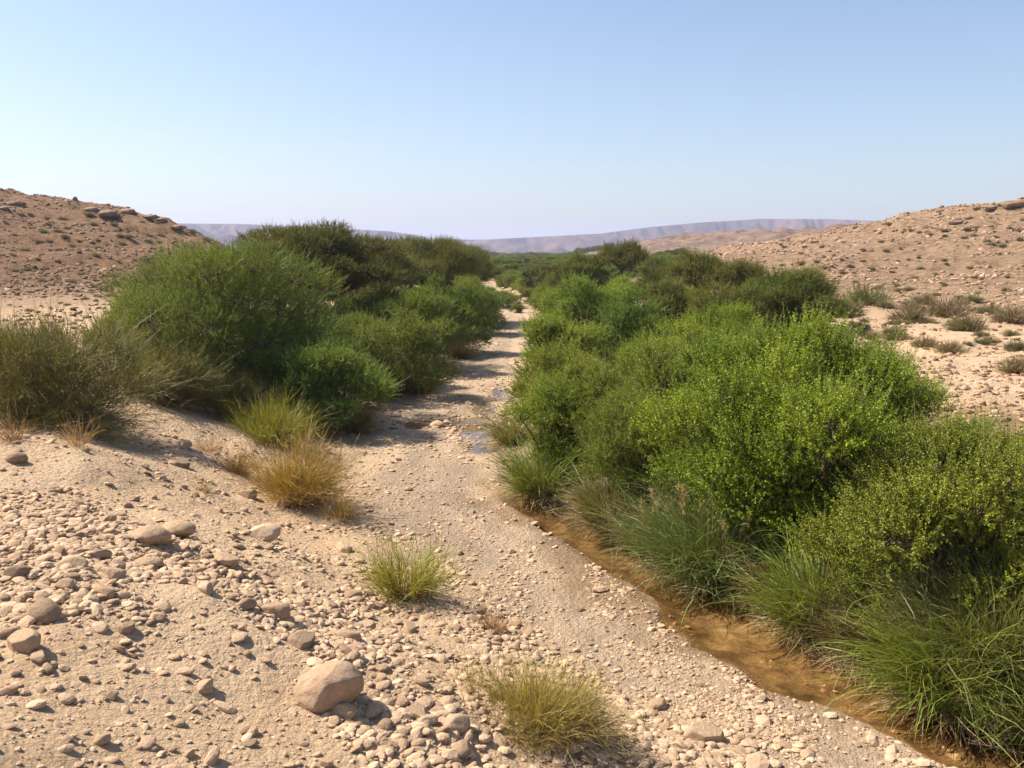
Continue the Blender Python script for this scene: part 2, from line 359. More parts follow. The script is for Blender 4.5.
def ground_mat():
    m, nt, N, L = newmat('desert_soil')
    big = tex(nt, 'Noise', .35, Detail=6, Roughness=.6); med = tex(nt, 'Noise', 2.6, Detail=8, Roughness=.68)
    fine = tex(nt, 'Noise', 22, Detail=8, Roughness=.75); vor = tex(nt, 'Voronoi', 16, Randomness=1.0)
    vor2 = tex(nt, 'Voronoi', 42, Randomness=1.0); hill = tex(nt, 'Noise', .9, Detail=10, Roughness=.8)
    soil = ramp(nt, med.outputs[0], [(.3, (.40, .265, .145)), (.5, (.53, .37, .215)), (.7, (.63, .465, .295))])
    soil = mix(nt, .4, soil, ramp(nt, fine.outputs[0], [(.35, (.29, .195, .12)), (.62, (.60, .45, .31))]))
    soil = mix(nt, .35, soil, ramp(nt, big.outputs[0], [(.35, (.50, .325, .19)), (.65, (.60, .44, .30))]))
    silt = ramp(nt, fine.outputs[0], [(.3, (.27, .20, .14)), (.5, (.43, .325, .23)), (.7, (.56, .44, .32))])
    silt = mix(nt, .3, silt, ramp(nt, med.outputs[0], [(.4, (.34, .26, .19)), (.6, (.52, .41, .30))]))
    stone = ramp(nt, hill.outputs[0], [(.36, (.18, .115, .068)), (.47, (.35, .225, .135)), (.55, (.46, .305, .185)), (.68, (.58, .425, .285))])
    stone = mix(nt, attr(nt, 'brown_shade').outputs['Fac'], stone, mix(nt, 1.0, stone, (.62, .54, .47), 'MULTIPLY'))  # left hill browner, its slope's turn from the sun darkened into the colour
    scr = tex(nt, 'Noise', .12, Detail=9, Roughness=.75)
    stone = mix(nt, attr(nt, 'scrub').outputs['Fac'], stone, ramp(nt, scr.outputs[0], [(.38, (.10, .08, .05)), (.5, (.22, .145, .105)), (.66, (.34, .235, .17))]))
    bed = ramp(nt, med.outputs[0], [(.34, (.07, .048, .028)), (.48, (.17, .115, .062)), (.58, (.27, .19, .108)), (.70, (.42, .33, .22))])
    silt = mix(nt, attr(nt, 'band').outputs['Fac'], mix(nt, 1.0, silt, (.74, .73, .72), 'MULTIPLY'), mix(nt, 1.0, silt, (1.12, 1.08, 1.0), 'MULTIPLY'))
    c = mix(nt, attr(nt, 'wash').outputs['Fac'], soil, silt)
    c = mix(nt, attr(nt, 'damp').outputs['Fac'], c, mix(nt, 1.0, c, (.52, .45, .38), 'MULTIPLY'))
    c = mix(nt, attr(nt, 'hill').outputs['Fac'], c, stone)
    lf = attr(nt, 'litter').outputs['Fac']
    c = mix(nt, lf, c, ramp(nt, fine.outputs[0], [(.35, (.09, .065, .035)), (.65, (.22, .17, .10))]))
    c = mix(nt, attr(nt, 'wet').outputs['Fac'], c, bed)
    vd = ramp(nt, vor.outputs['Distance'], [(.25, (1, 1, 1)), (.6, (0, 0, 0))])
    p = N.new('ShaderNodeBsdfPrincipled'); L.new(c, p.inputs[0]); p.inputs['Specular IOR Level'].default_value = .15
    L.new(math_(nt, 'SUBTRACT', .95, math_(nt, 'MULTIPLY', attr(nt, 'wet').outputs['Fac'], .5)), p.inputs['Roughness'])
    h = math_(nt, 'ADD', math_(nt, 'MULTIPLY', fine.outputs[0], .045), math_(nt, 'MULTIPLY', vor2.outputs['Distance'], -.016))
    h = math_(nt, 'ADD', h, math_(nt, 'MULTIPLY', vor.outputs['Distance'], -.03))
    h = math_(nt, 'ADD', h, math_(nt, 'MULTIPLY', med.outputs[0], .12))
    h = math_(nt, 'ADD', h, math_(nt, 'MULTIPLY', math_(nt, 'MULTIPLY', hill.outputs[0], attr(nt, 'hill').outputs['Fac']), 1.3))
    bm = N.new('ShaderNodeBump'); bm.inputs['Strength'].default_value = .9; bm.inputs['Distance'].default_value = 1.0
    h = math_(nt, 'MULTIPLY', h, math_(nt, 'SUBTRACT', 1.0, math_(nt, 'MULTIPLY', attr(nt, 'wet').outputs['Fac'], .75)))
    L.new(h, bm.inputs['Height']); L.new(bm.outputs[0], p.inputs['Normal'])
    o = N.new('ShaderNodeOutputMaterial'); L.new(p.outputs[0], o.inputs[0]); return m
M_ground = ground_mat()

def water_mat(name='muddy_water', tint=(.93, .84, .68)):
    m, nt, N, L = newmat(name)
    n = tex(nt, 'Noise', 6, Detail=5)
    bm = N.new('ShaderNodeBump'); bm.inputs['Strength'].default_value = .25; bm.inputs['Distance'].default_value = .02; L.new(n.outputs[0], bm.inputs['Height'])
    fr = N.new('ShaderNodeFresnel'); fr.inputs[0].default_value = 1.38; L.new(bm.outputs[0], fr.inputs[1])
    tr = N.new('ShaderNodeBsdfTransparent'); tr.inputs[0].default_value = (*tint, 1)
    gl = N.new('ShaderNodeBsdfGlossy'); gl.inputs['Roughness'].default_value = .04; L.new(bm.outputs[0], gl.inputs['Normal'])
    ms = N.new('ShaderNodeMixShader'); L.new(fr.outputs[0], ms.inputs[0]); L.new(tr.outputs[0], ms.inputs[1]); L.new(gl.outputs[0], ms.inputs[2])
    o = N.new('ShaderNodeOutputMaterial'); L.new(ms.outputs[0], o.inputs[0]); return m
M_water = water_mat(); M_pud = water_mat('clear_puddle', (.93, .93, .92))

def mesa_mat():
    m, nt, N, L = newmat('distant_slopes')
    n = tex(nt, 'Noise', .006, Detail=9, Roughness=.65); n2 = tex(nt, 'Noise', .03, Detail=6, Roughness=.7)
    c = ramp(nt, n.outputs[0], [(.38, (.025, .02, .028)), (.47, (.075, .05, .052)), (.6, (.15, .095, .09))])
    c = mix(nt, .3, c, ramp(nt, n2.outputs[0], [(.35, (.035, .028, .026)), (.65, (.18, .12, .10))]))
    p = N.new('ShaderNodeBsdfPrincipled'); L.new(c, p.inputs[0]); p.inputs['Roughness'].default_value = 1; p.inputs['Specular IOR Level'].default_value = 0
    o = N.new('ShaderNodeOutputMaterial'); L.new(p.outputs[0], o.inputs[0]); return m

# ------------------------------------------------------------------ ground sheet
def polar(a0, a1, na, r0, r1, nr, fz):
    a = np.linspace(R(a0), R(a1), na); r = np.geomspace(r0, r1, nr)
    A, RR = np.meshgrid(a, r); X = RR * np.sin(A); Y = RR * np.cos(A)
    return X, Y, fz(X, Y)
def gridfaces(nr, na):
    i = np.arange(nr - 1)[:, None] * na + np.arange(na - 1)[None]
    return np.stack([i, i + 1, i + na + 1, i + na], -1).reshape(-1, 4)
NA, NR = 1000, 900
X, Y, Z = polar(-95, 95, NA, .4, 9000, NR, H)
dl, dr = lat(X, Y); rr = np.hypot(X, Y)
jitn = fbm(X * 1.1, Y * 1.1, 4, 5)
wash = sm((.8 - np.maximum(dl, dr) + jitn * 1.6) / 1.6)
wl = np.interp(Y, WLy, WLx)
band = np.clip(.5 + fbm((X - wl) * 1.8, Y * .35, 4, 63) * 1.3 + .25 * fbm(X * 4, Y * 2, 2, 64), 0, 1)
damp = sm((X - wl + .75 + jitn * .9) / .6) * sm((Y - 2) / 1) * sm((WATER_Y1 + 2.5 - Y) / 2.0) * .75
wet = sm((X - wl + .12 + jitn * .5) / .30) * sm((.9 - dr) / .5) * sm((Y - 2) / 1) * sm((WATER_Y1 + .5 - Y) / 1.0)
for (px_, py_, w_, l_) in PUD:
    qx, qy = flat(px_, py_)
    damp = np.maximum(damp, .85 * np.exp(-(((X - qx) / w_) ** 2 + ((Y - qy) / l_) ** 2) * .9))
hillm = sm((rr - 30) / 45) * sm((np.maximum(dl, dr) - 4) / 8)
shadem = sm((rr - 48 + jitn * 14) / 30) * sm((-X - 8) / 10) * .85  # left hillside mask: browner stone plus painted shade
farm = sm((rr - 210) / 120)
litter = .75 * sm((dr + jitn) / 1.2) * sm((9.5 - dr + jitn * 4) / 3) + .6 * sm((dl - .3 + jitn) / 1.2) * sm((6 - dl + jitn * 3) / 3) * sm((Y - 17) / 4)
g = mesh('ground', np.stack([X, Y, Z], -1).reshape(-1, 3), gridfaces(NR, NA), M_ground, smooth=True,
         attrs={'wash': wash.ravel(), 'wet': wet.ravel(), 'hill': hillm.ravel(), 'litter': litter.ravel(), 'brown_shade': shadem.ravel(), 'band': band.ravel(), 'damp': damp.ravel(), 'scrub': farm.ravel()})
tag(link('ground', g), kind='structure')

# stream water and puddles
ys = np.linspace(2.5, WATER_Y1 + .3, 120); xs0 = np.interp(ys, WLy, WLx) - .5; xs1 = np.interp(ys, ERy, ERx) + .75
v = np.stack([np.stack([xs0 * (1 - t) + xs1 * t, ys, np.full(120, -.045)], -1) for t in np.linspace(0, 1, 12)], 1).reshape(-1, 3)
tag(link('stream', mesh('stream', v, gridfaces(120, 12), M_water, smooth=True)), kind='structure')
for (px_, py_, w_, l_) in PUD:
    qx, qy = flat(px_, py_); a = np.linspace(0, 2 * math.pi, 33)[:-1]
    v = np.stack([np.cos(a) * w_ * 1.35, np.sin(a) * l_ * 1.35, 0 * a], -1)
    f = np.stack([np.full(30, 0), np.arange(1, 31), np.arange(2, 32)], -1)
    tag(link('puddle', mesh('puddle', v, f, M_pud), loc=(qx, qy, -.038)), kind='structure')

# distant tableland
MX = ([-500, 100, 200, 240, 330, 390, 412, 440, 480, 540, 600, 650, 700, 760, 830, 900, 1100, 1600], [26, 25, 24, 24, 21, 18, 15, 10.5, 10, 13, 16, 22, 26, 29, 28, 25, 27, 30])
def MZ(x, y):
    p = 512 + 897 * x / np.maximum(y, .3 * abs(x) + 1); r = np.hypot(x, y)
    e = np.interp(p, *MX); top = 4.5 + e * np.clip(r, 1700, 3700) / 887
    n = fbm(x * .004, y * .004, 6, 91); rid = np.abs(fbm(x * .009, y * .003, 4, 55))
    t = (r - 2150 + n * 500 + rid * 900) / 900
    cliff = sm(t * 1.15) * .8 + .2 * sm((t - .72) * 6)
    return -9 + (top + 9) * cliff * (1 + .035 * fbm(x * .0012, y * .0012, 3, 7))
X2, Y2, Z2 = polar(-62, 62, 900, 1700, 5200, 150, MZ)
tag(link('distant_hills', mesh('distant_hills', np.stack([X2, Y2, Z2], -1).reshape(-1, 3), gridfaces(150, 900), mesa_mat(), smooth=True)), kind='structure')

# ------------------------------------------------------------------ stones
def ico(sub):
    t = (1 + 5 ** .5) / 2
    v = [(-1, t, 0), (1, t, 0), (-1, -t, 0), (1, -t, 0), (0, -1, t), (0, 1, t), (0, -1, -t), (0, 1, -t), (t, 0, -1), (t, 0, 1), (-t, 0, -1), (-t, 0, 1)]
    f = [(0, 11, 5), (0, 5, 1), (0, 1, 7), (0, 7, 10), (0, 10, 11), (1, 5, 9), (5, 11, 4), (11, 10, 2), (10, 7, 6), (7, 1, 8), (3, 9, 4), (3, 4, 2), (3, 2, 6), (3, 6, 8), (3, 8, 9), (4, 9, 5), (2, 4, 11), (6, 2, 10), (8, 6, 7), (9, 8, 1)]
    v = [list(np.array(a) / np.linalg.norm(a)) for a in v]
    for _ in range(sub):
        cache = {}; nf = []
        def mid(a, b):
            k = (min(a, b), max(a, b))
            if k not in cache:
                m = np.array(v[a]) + np.array(v[b]); v.append(list(m / np.linalg.norm(m))); cache[k] = len(v) - 1
            return cache[k]
        for a, b, c in f:
            x, y, z = mid(a, b), mid(b, c), mid(c, a); nf += [(a, x, z), (b, y, x), (c, z, y), (x, y, z)]
        f = nf
    return np.array(v), np.array(f)
def rock_verts(rng, base, cuts=9, rough=.05, round_=.8):
    v = base.copy()
    for _ in range(cuts):                                  # worn facets
        n = norm(rng.normal(size=3)); d = rng.uniform(.62, .92); s = v @ n - d
        v = v - np.where(s > 0, s * round_, 0)[:, None] * n
    k = 2.3; ph = rng.uniform(0, 9, 9)
    for o in range(3):
        q = v * k * 1.9 ** o + ph[:3] * (o + 1)
        nz = np.sin(q[:, 0] + np.sin(q[:, 1] * 1.3)) * np.sin(q[:, 1] * 1.1 + np.sin(q[:, 2])) + np.sin(q[:, 2] * 1.2 + q[:, 0]) * .5
        v = v * (1 + nz * rough / 1.6 ** o)[:, None]
    return v
I1, F1 = ico(1); I0, F0 = ico(0); I3, F3 = ico(3); I4, F4 = ico(4)
rng = np.random.default_rng(7)
ROCKS = [mesh('stone', rock_verts(rng, I3, 12 + i % 5, .03, .93) * [1, rng.uniform(.62, .9), rng.uniform(.46, .66)], F3, M_rock, smooth=True) for i in range(12)]
SG = 'larger stones lying on the near bank'
taken = []
BL = [(-1, a, b, c, w) for a, b, c, w in ((120, 705, .8, .9), (40, 745, .7, .9), (215, 745, .7, .8), (235, 655, .45, .5), (95, 470, .9, .45), (250, 500, .7, .35), (10, 690, .5, .7), (290, 740, .35, .5))] + \
     [(1, a, b, c, w) for a, b, c, w in ((70, 545, .8, .55), (170, 560, .8, .6), (30, 600, .5, .5), (250, 590, .6, .5), (320, 640, .5, .5), (410, 690, .45, .1), (370, 725, .3, .3), (500, 640, .5, .25), (620, 700, .4, .15), (580, 755, .4, .2), (440, 755, .4, .15), (130, 620, .4, .25))]
BLW = [(s_, *at(a_, b_)[:2], c_, w_) for s_, a_, b_, c_, w_ in BL]
def field(x, y):
    d = .10 + fbm(x * 1.1, y * 1.1, 3, 71) * .8
    for s_, bx, by, c_, w_ in BLW: d = d + s_ * w_ * (1.7 if s_ > 0 else 1.0) * np.exp(-((x - bx) ** 2 + (y - by) ** 2) / (c_ * c_))
    return d
def stone(px, py, wpx, label, cat='stone', ratio=None, rot=None, me=None, group=SG, name='stone', sink=.25):
    x, y, z = at(px, py); d = (y * cp + (CAM_Z - z) * sp_)
    s = wpx * d / FPX / 2
    o = link(name, me or ROCKS[rng.integers(12)], loc=(x, y, z + s * (.42 - sink)))
    o.scale = (s, s, s * (ratio or rng.uniform(.9, 1.3))); o.rotation_euler = (rng.normal() * .12, rng.normal() * .12, rng.uniform(0, 6.3) if rot is None else rot)
    tag(o, label, cat, group); taken.append((x, y, s)); return o
big = mesh('boulder', rock_verts(np.random.default_rng(4), I4, 10, .042, .6) * [1, .75, .66], F4, M_boulder, smooth=True)
o = stone(326, 700, 76, 'largest pale boulder on the near slope with chipped left face', 'boulder', 1.02, .1, big, name='boulder', sink=.1)
hero = [(43, 616, 42, 'tan oval boulder by the left edge, standing alone with dark shadow'),
 (25, 648, 40, 'grey-tan rounded stone at the left edge below the oval boulder'), (39, 660, 22, 'small pale stone touching the left-edge rounded stone, upper one'),
 (48, 671, 17, 'small pale square stone just under the left-edge pair'), (8, 636, 24, 'stone cut by the left frame edge beside the oval boulder'),
 (205, 690, 24, 'pale egg-shaped stone alone on bare soil left of the largest boulder'), (302, 644, 34, 'smooth oval stone above the largest boulder'),
 (127, 631, 21, 'pale flat stone on bare soil right of the tan oval boulder'), (105, 594, 28, 'light rounded stone in the upper left stone field above bare soil'),
 (260, 538, 38, 'pale humped stone highest right in the stone field near brown shrub'), (224, 564, 34, 'warm tan rounded stone below the pale humped stone'),
 (176, 534, 38, 'long pale rock at the top of the stone field'), (148, 543, 42, 'low flat rock left of the long pale rock'), (206, 592, 24, 'roundish stone in the middle of the stone field'),
 (147, 567, 30, 'low light stone between the flat rock and the rounded stone'), (113, 578, 28, 'brownish low stone in the dense pebble patch at left'), (72, 568, 30, 'flat pale stone in the pebble patch at far left'),
 (18, 577, 28, 'round stone in the pile at the left frame edge, upper one'), (66, 588, 22, 'small rounded stone below the flat pale stone at far left'),
 (182, 467, 20, 'pale stone beneath the grey broom bush, lower one'), (184, 448, 18, 'grey stone in the shade right of the broom bush'), (18, 462, 22, 'flat stone by the left edge below the broom bush'), (86, 452, 9, 'tiny white stone at the foot of the dry tuft'),
 (275, 617, 36, 'broad low stone right of centre of the stone field'), (348, 640, 28, 'low stone right of the smooth oval stone'), (366, 629, 22, 'oval stone up and right of the smooth oval stone'),
 (313, 689 + 42, 0, ''), (343, 718, 30, 'brown-grey stone leaning at the lower right foot of the boulder'), (372, 714, 30, 'grey stone second right from the foot of the boulder'), (386, 730, 20, 'small dark stone below the pair beside the boulder'),
 (418, 716, 26, 'pale angular stone midway between boulder and low tuft'), (426, 724, 22, 'grey stone leaning on the pale angular stone'), (456, 730, 32, 'rounded stone nearest the low brown-green tuft'), (462, 753, 30, 'pinkish round stone near the bottom edge left of the tuft'),
 (705, 741, 42, 'flat orange-tan slab alone at the bottom edge by the wash'), (657, 707, 22, 'small pale stone up and left of the orange-tan slab'), (601, 742, 14, 'small round grey stone under the right side of the tuft'),
 (352, 597, 24, 'flat dark-shadowed stone left of the yellow-green tuft'), (344, 551, 20, 'tan stone above and left of the yellow-green tuft'), (500, 629, 20, 'tan stone beside the small dead tuft'), (516, 626, 18, 'grey stone at the right of the dead tuft pile'),
 (102, 742, 20, 'flat pale stone in the bottom left soil'), (283, 476 + 30, 22, 'low stone below the orange-brown shrub'), (248, 497, 24, 'flat grey-tan stone left of the orange-brown shrub'),
 (408, 491, 10, 'brown stone alone on the wash above the yellow-green tuft'), (190, 756, 14, 'small flat stone near the bottom edge, left half'), (245, 608, 24, 'stone with blunt top near the middle of the field'), (410, 632, 22, 'low tan stone down right of the yellow-green tuft')]
for (px, py, w, lab) in hero:
    if w: stone(px, py, w * 1.05, lab)
# further countable stones, up to about 250
n = 0; rg2 = np.random.default_rng(19)
while n < 235:
    px = rg2.uniform(0, 1000) if rg2.random() < .25 else rg2.uniform(0, 620); py = rg2.uniform(470, 765)
    x, y = flat(px, py, 1.0 if px < 400 else .3); d_l, d_r = lat(x, y)
    if d_l < -.1 and rg2.random() < .9: continue
    if d_r > -1.2: continue
    dens = field(np.array(x), np.array(y))
    if rg2.random() > .08 + 2.2 * max(float(dens), 0): continue
    s = rg2.lognormal(math.log(.052), .32)
    if any((x - a) ** 2 + (y - b) ** 2 < (c + s) ** 2 for a, b, c in taken): continue
    o = link('stone', ROCKS[rg2.integers(12)], loc=(x, y, float(H(x, y)) + s * .22)); o.scale = (s, s * rg2.uniform(.8, 1.1), s * rg2.uniform(.7, 1.1)); o.rotation_euler = (rg2.normal() * .2, rg2.normal() * .2, rg2.uniform(0, 6.3))
    tag(o, 'fist-sized pale stone among gravel on the near bank', 'stone', 'fist-sized stones strewn over the near bank'); taken.append((x, y, s)); n += 1

def scatter(name, X, Y, S, sub, seed, label, zoff=.15, flatz=.52, cat='gravel', mat=None):
    r = np.random.default_rng(seed); B, F = (I1, F1) if sub else (I0, F0); n = len(X)
    protos = np.stack([rock_verts(r, B, 7, .05, .9) for _ in range(24)])
    v = protos[r.integers(0, 24, n)]
    a = r.uniform(0, 6.3, n); ca, sa = np.cos(a), np.sin(a)
    sc = np.stack([r.uniform(.8, 1.25, n), r.uniform(.65, 1, n), flatz * r.uniform(.5, 1.2, n)], 1) * S[:, None]
    v = v * sc[:, None]
    tx = r.normal(size=n) * .25; v[..., 2] += v[..., 0] * tx[:, None]
    vx = v[..., 0] * ca[:, None] - v[..., 1] * sa[:, None]; vy = v[..., 0] * sa[:, None] + v[..., 1] * ca[:, None]
    Zg = H(X, Y)
    v = np.stack([vx + X[:, None], vy + Y[:, None], v[..., 2] + (Zg + S * zoff)[:, None]], -1).reshape(-1, 3)
    f = (F[None] + (np.arange(n) * len(B))[:, None, None]).reshape(-1, 3)
    me = mesh(name, v, f, mat or M_grav, smooth=False, attrs={'rnd': np.repeat(r.random(n), len(B))})
    return tag(link(name, me), label, cat, kind='stuff')
r = np.random.default_rng(3)
def sample(n, px0, px1, py0, py1, z, seed, thr=None):
    r = np.random.default_rng(seed); px = r.uniform(px0, px1, n); py = r.uniform(py0, py1, n)
    u = (px - 512) / FPX; v_ = (384 - py) / FPX; t = (z - CAM_Z) / (-sp_ + v_ * cp)
    return u * t, (cp + v_ * sp_) * t
# near bank and wash gravel
X, Y = sample(150000, -350, 1150, 430, 900, .8, 31)
d_l, d_r = lat(X, Y)
dens = field(X, Y) + fbm(X * 2.7, Y * 2.7, 2, 72) * .5 + .1
keep = (r.random(len(X)) < np.clip(dens * 1.3 + .10, .09, 1)) & (d_l > -.3) & (d_r < 0)
X, Y, dn = X[keep], Y[keep], dens[keep]
S = np.random.default_rng(5).lognormal(math.log(.0135), .68, len(X)) * (1 + .8 * np.clip(dn, 0, 1)); S = np.minimum(S, .075)
bigm = S > .03
scatter('gravel', X[bigm], Y[bigm], S[bigm], 1, 41, 'loose tan gravel and pebbles strewn over the near bank')
scatter('fine_gravel', X[~bigm], Y[~bigm], S[~bigm], 0, 42, 'fine chips of pale stone over the near bank soil')
# wash bed flakes
X, Y = sample(120000, 250, 1200, 318, 900, 0, 33)
d_l, d_r = lat(X, Y); keep = (d_l < .4) & (d_r < -.1)
wlx = np.interp(Y, WLy, WLx); inw = (X > wlx - .05) & (Y < WATER_Y1 + .3)
nn = fbm(X * 1.6, Y * .5, 4, 81) + .5 * fbm(X * 3.1, Y * 2.2, 2, 82)
keep &= ~(inw & (r.random(len(X)) > .05)) & (r.random(len(X)) < np.clip(.45 + nn * 1.7, .08, 1))
X, Y = X[keep], Y[keep]; dist = np.hypot(X, Y)
S = np.random.default_rng(6).lognormal(math.log(.0165), .6, len(X)) * np.clip(dist / 14, 1, 2.2)
scatter('wash_gravel', X, Y, S, 0, 43, 'flaky grey-tan gravel covering the dry streambed', flatz=.5)
# cobbles round the puddles
r = np.random.default_rng(61); q = [flat(a, b) for a, b in ((470, 428), (490, 412), (486, 440), (505, 385), (450, 424))]
X = np.concatenate([r.normal(a, .6, 75) for a, b in q]); Y = np.concatenate([r.normal(b, 1.0, 75) for a, b in q])
scatter('puddle_cobbles', X, Y, r.lognormal(math.log(.045), .4, len(X)), 1, 44, 'flat grey cobbles crowded round the puddles upstream', cat='cobbles')
# hill and plain scree
for sgn, seed, nm, lab in ((-1, 51, 'left_scree', 'brown rubble over the left hillside and plain'), (1, 52, 'right_scree', 'pinkish tan rubble over the right hillside and plain')):
    r = np.random.default_rng(seed); n = 42000
    a = r.uniform(R(7 if sgn > 0 else 14), R(44), n) * sgn; rad = np.exp(r.uniform(math.log(17), math.log(190), n))
    X = rad * np.sin(a); Y = rad * np.cos(a); d_l, d_r = lat(X, Y)
    dn = fbm(X * .12, Y * .12, 4, 73)
    k = (np.maximum(d_l, d_r) > 6.5) & (r.random(n) < np.clip(.5 + dn * 1.4, .06, 1) * (.35 + .65 * sm((rad - 35) / 40))); X, Y, rad = X[k], Y[k], rad[k]
    S = r.lognormal(math.log(.05), .5, len(X)) * (1 + rad / 60); S = np.minimum(S, .03 + rad * .0035)
    scatter('rubble', X, Y, S, 0, seed + 3, lab, flatz=.6, cat='rubble', mat=M_scree if sgn > 0 else M_brown_shade)
# ------------------------------------------------------------------ plants
def V(*a): return np.array(a, float)
COL = {
 'bright': (V(.135, .205, .010), V(.245, .325, .018), V(.46, .46, .07)),
 'olive':  (V(.15, .205, .016), V(.245, .295, .03), V(.42, .40, .10)),
 'deep':   (V(.095, .145, .014), V(.165, .215, .024), V(.30, .33, .06)),
 'acacia': (V(.095, .108, .012), V(.165, .172, .022), V(.27, .26, .05)),
 'mid': (V(.165, .225, .014), V(.27, .325, .028), V(.42, .42, .08)),
 'tamar':  (V(.115, .155, .014), V(.205, .235, .028), V(.38, .38, .08)),
 'far':    (V(.08, .098, .016), V(.135, .15, .028), V(.20, .19, .05)),
}
cache = {}
def make_shrub(name, seed, W, Hh, col, loc, rz=0, label=None, cat='shrub', group=None, parts=('stems', 'foliage'), **kw):
    rg = np.random.default_rng(seed)
    lf, st, tk = shrub_geo(rg, W, Hh, cols=COL[col], **kw)
    root = link(name, None, loc=loc); root.rotation_euler.z = rz
    tag(root, label, cat, group)
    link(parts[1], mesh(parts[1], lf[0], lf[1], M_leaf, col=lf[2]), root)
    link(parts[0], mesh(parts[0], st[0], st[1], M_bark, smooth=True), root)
    if tk is not None: link('trunk', mesh('trunk', tk[0], tk[1], M_bark, smooth=True), root)
    root['W'] = W; root['Hh'] = Hh
    return root
def copy_tree(o):
    c = o.copy(); C.objects.link(c)
    for ch in o.children:
        d = ch.copy(); C.objects.link(d); d.parent = c
    return c
def fit(o, x0, x1, ytop, px, py, zsink=0.0, fac=1.0):
    """stand thing o on the ground seen at px,py, sized so that it spans x0..x1 and rises to ytop"""
    x, y, z = at(px, py); dep = y * cp + (CAM_Z - z) * sp_
    w = (x1 - x0) * dep / FPX; top = CAM_Z - (ytop - 250) * y * 1.02 / FPX
    return (x, y, z), w * fac, max(top - z, .3)
def hero_shrub(name, seed, box, base, col, label, dens=1.0, **kw):
    loc, w, h = fit(None, box[0], box[1], box[2], *base)
    w *= 1.12; h *= 1.06
    area = w * w * .8 + w * h
    ll = kw.pop('leafL', .045); lw = kw.pop('leafW', ll * .42)
    per = kw.pop('per', 22)
    shoots = int(dens * area * 260 * (.045 / ll) ** 1.3)
    return make_shrub(name, seed, w, h, col, (loc[0], loc[1], loc[2] - .08), (seed * 1.7) % 6.28, label, shoots=shoots, per=per, leafL=ll, leafW=lw, **kw)

def make_tuft(name, seed, loc, label, cat, group=None, part='blades', rz=0, **kw):
    rg = np.random.default_rng(seed)
    v, f, c = blades(rg, **kw)
    root = link(name, mesh(part, v, f, M_grass, col=c), loc=loc); root.rotation_euler.z = rz
    return tag(root, label, cat, group)

G_L = 'shrubs crowding the left bank'; G_R = 'shrubs crowding the right bank'
# ---- left bank
def broom(seed, box, base, label, n=1500, sub=7, green=1.0, **kw):
    COL['broom'] = (V(.19, .19, .042), V(.30, .28, .07), V(.44, .35, .15))
    loc, w, h = fit(None, box[0], box[1], box[2], *base)
    area = w * w * .8 + w * h
    o = make_shrub('broom_bush', seed + 700, w * 1.04, h, 'broom', (loc[0], loc[1], loc[2] - .05), seed * 1.3, label, 'bush', 'feathery broom bushes on the left bank', parts=('stems', 'foliage'),
                   nclump=44, shoots=int(area * 210), per=20, leafL=.085, leafW=.0075, shootL=.42, curve=.5, spread=.55, low=.05, trunk_r=.03, up=.25, clump_r=.28)
    rg = np.random.default_rng(seed)
    v, f, c = blades(rg, int(n * .45), w * .22, 1.5, .8, h * .72 + w * .08, .0085, V(.17, .10, .055), V(.20, .165, .065), K=6, sub=5, subL=.42, jit=.5, up_sub=-.1, thatch=.3)
    link('dead_stems', mesh('dead_stems', v, f, M_grass, col=c), o)
    return o
broom(1, (-25, 150, 308), (62, 430), 'large olive-green feathery broom bush at the left edge', n=2300, sub=9)
broom(2, (110, 205, 338), (165, 402), 'smaller feathery broom bush right behind the large broom bush', n=1400, sub=7)
broom(3, (-60, 60, 322), (5, 405), 'feathery broom bush cut by the left frame edge behind the large one', n=1200, sub=7)
broom(4, (196, 262, 372), (232, 416), 'small olive broom bush at the foot of the dark green shrub', n=800, sub=6, green=1.15)

hero_shrub('tamarisk_tree', 11, (105, 318, 236), (215, 385), 'tamar', 'broad airy tree with dark bare branches showing, tallest plant at left', dens=1.0, leafL=.045, leafW=.015, shootL=.28, nclump=54, low=.06, trunk_r=.10, clump_r=.30, fork=.35, cat='tree', per=30, flatness=.75, parts=('limbs', 'crown'))
hero_shrub('shrub', 12, (88, 165, 300), (130, 372), 'bright', 'light green low shrub between the broom bush and the airy tree', group=G_L, leafL=0.053, leafW=0.022, shootL=.27, up=.8)
hero_shrub('shrub', 13, (250, 382, 318), (322, 425), 'deep', 'dark green bushy shrub nearest to the wash on the left bank', group=G_L, leafL=0.053, leafW=0.022, low=.03, shootL=.27)
hero_shrub('shrub', 14, (318, 436, 292), (382, 396), 'tamar', 'rounded green shrub second along the left edge of the wash', group=G_L, leafL=0.053, leafW=0.022, low=.03)
hero_shrub('shrub', 15, (358, 458, 278), (414, 368), 'tamar', 'rounded shrub third along the left edge of the wash', group=G_L, leafL=0.058, leafW=0.024, low=.02)
hero_shrub('shrub', 16, (392, 486, 270), (446, 352), 'deep', 'dense shrub fourth along the left edge of the wash', group=G_L, leafL=0.063, leafW=0.026, low=.02)
hero_shrub('shrub', 17, (424, 499, 270), (470, 333), 'tamar', 'last rounded green shrub before the wash narrows, left side', group=G_L, leafL=0.068, leafW=0.029, low=.02)
hero_shrub('shrub', 18, (300, 372, 290), (335, 362), 'tamar', 'green shrub filling the gap below the first flat-topped acacia', group=G_L, leafL=0.058, leafW=0.024, low=.03)
hero_shrub('shrub', 19, (225, 320, 305), (285, 392), 'deep', 'dark shrub in the shade beneath the airy tree', group=G_L, leafL=0.053, leafW=0.022, low=.03)
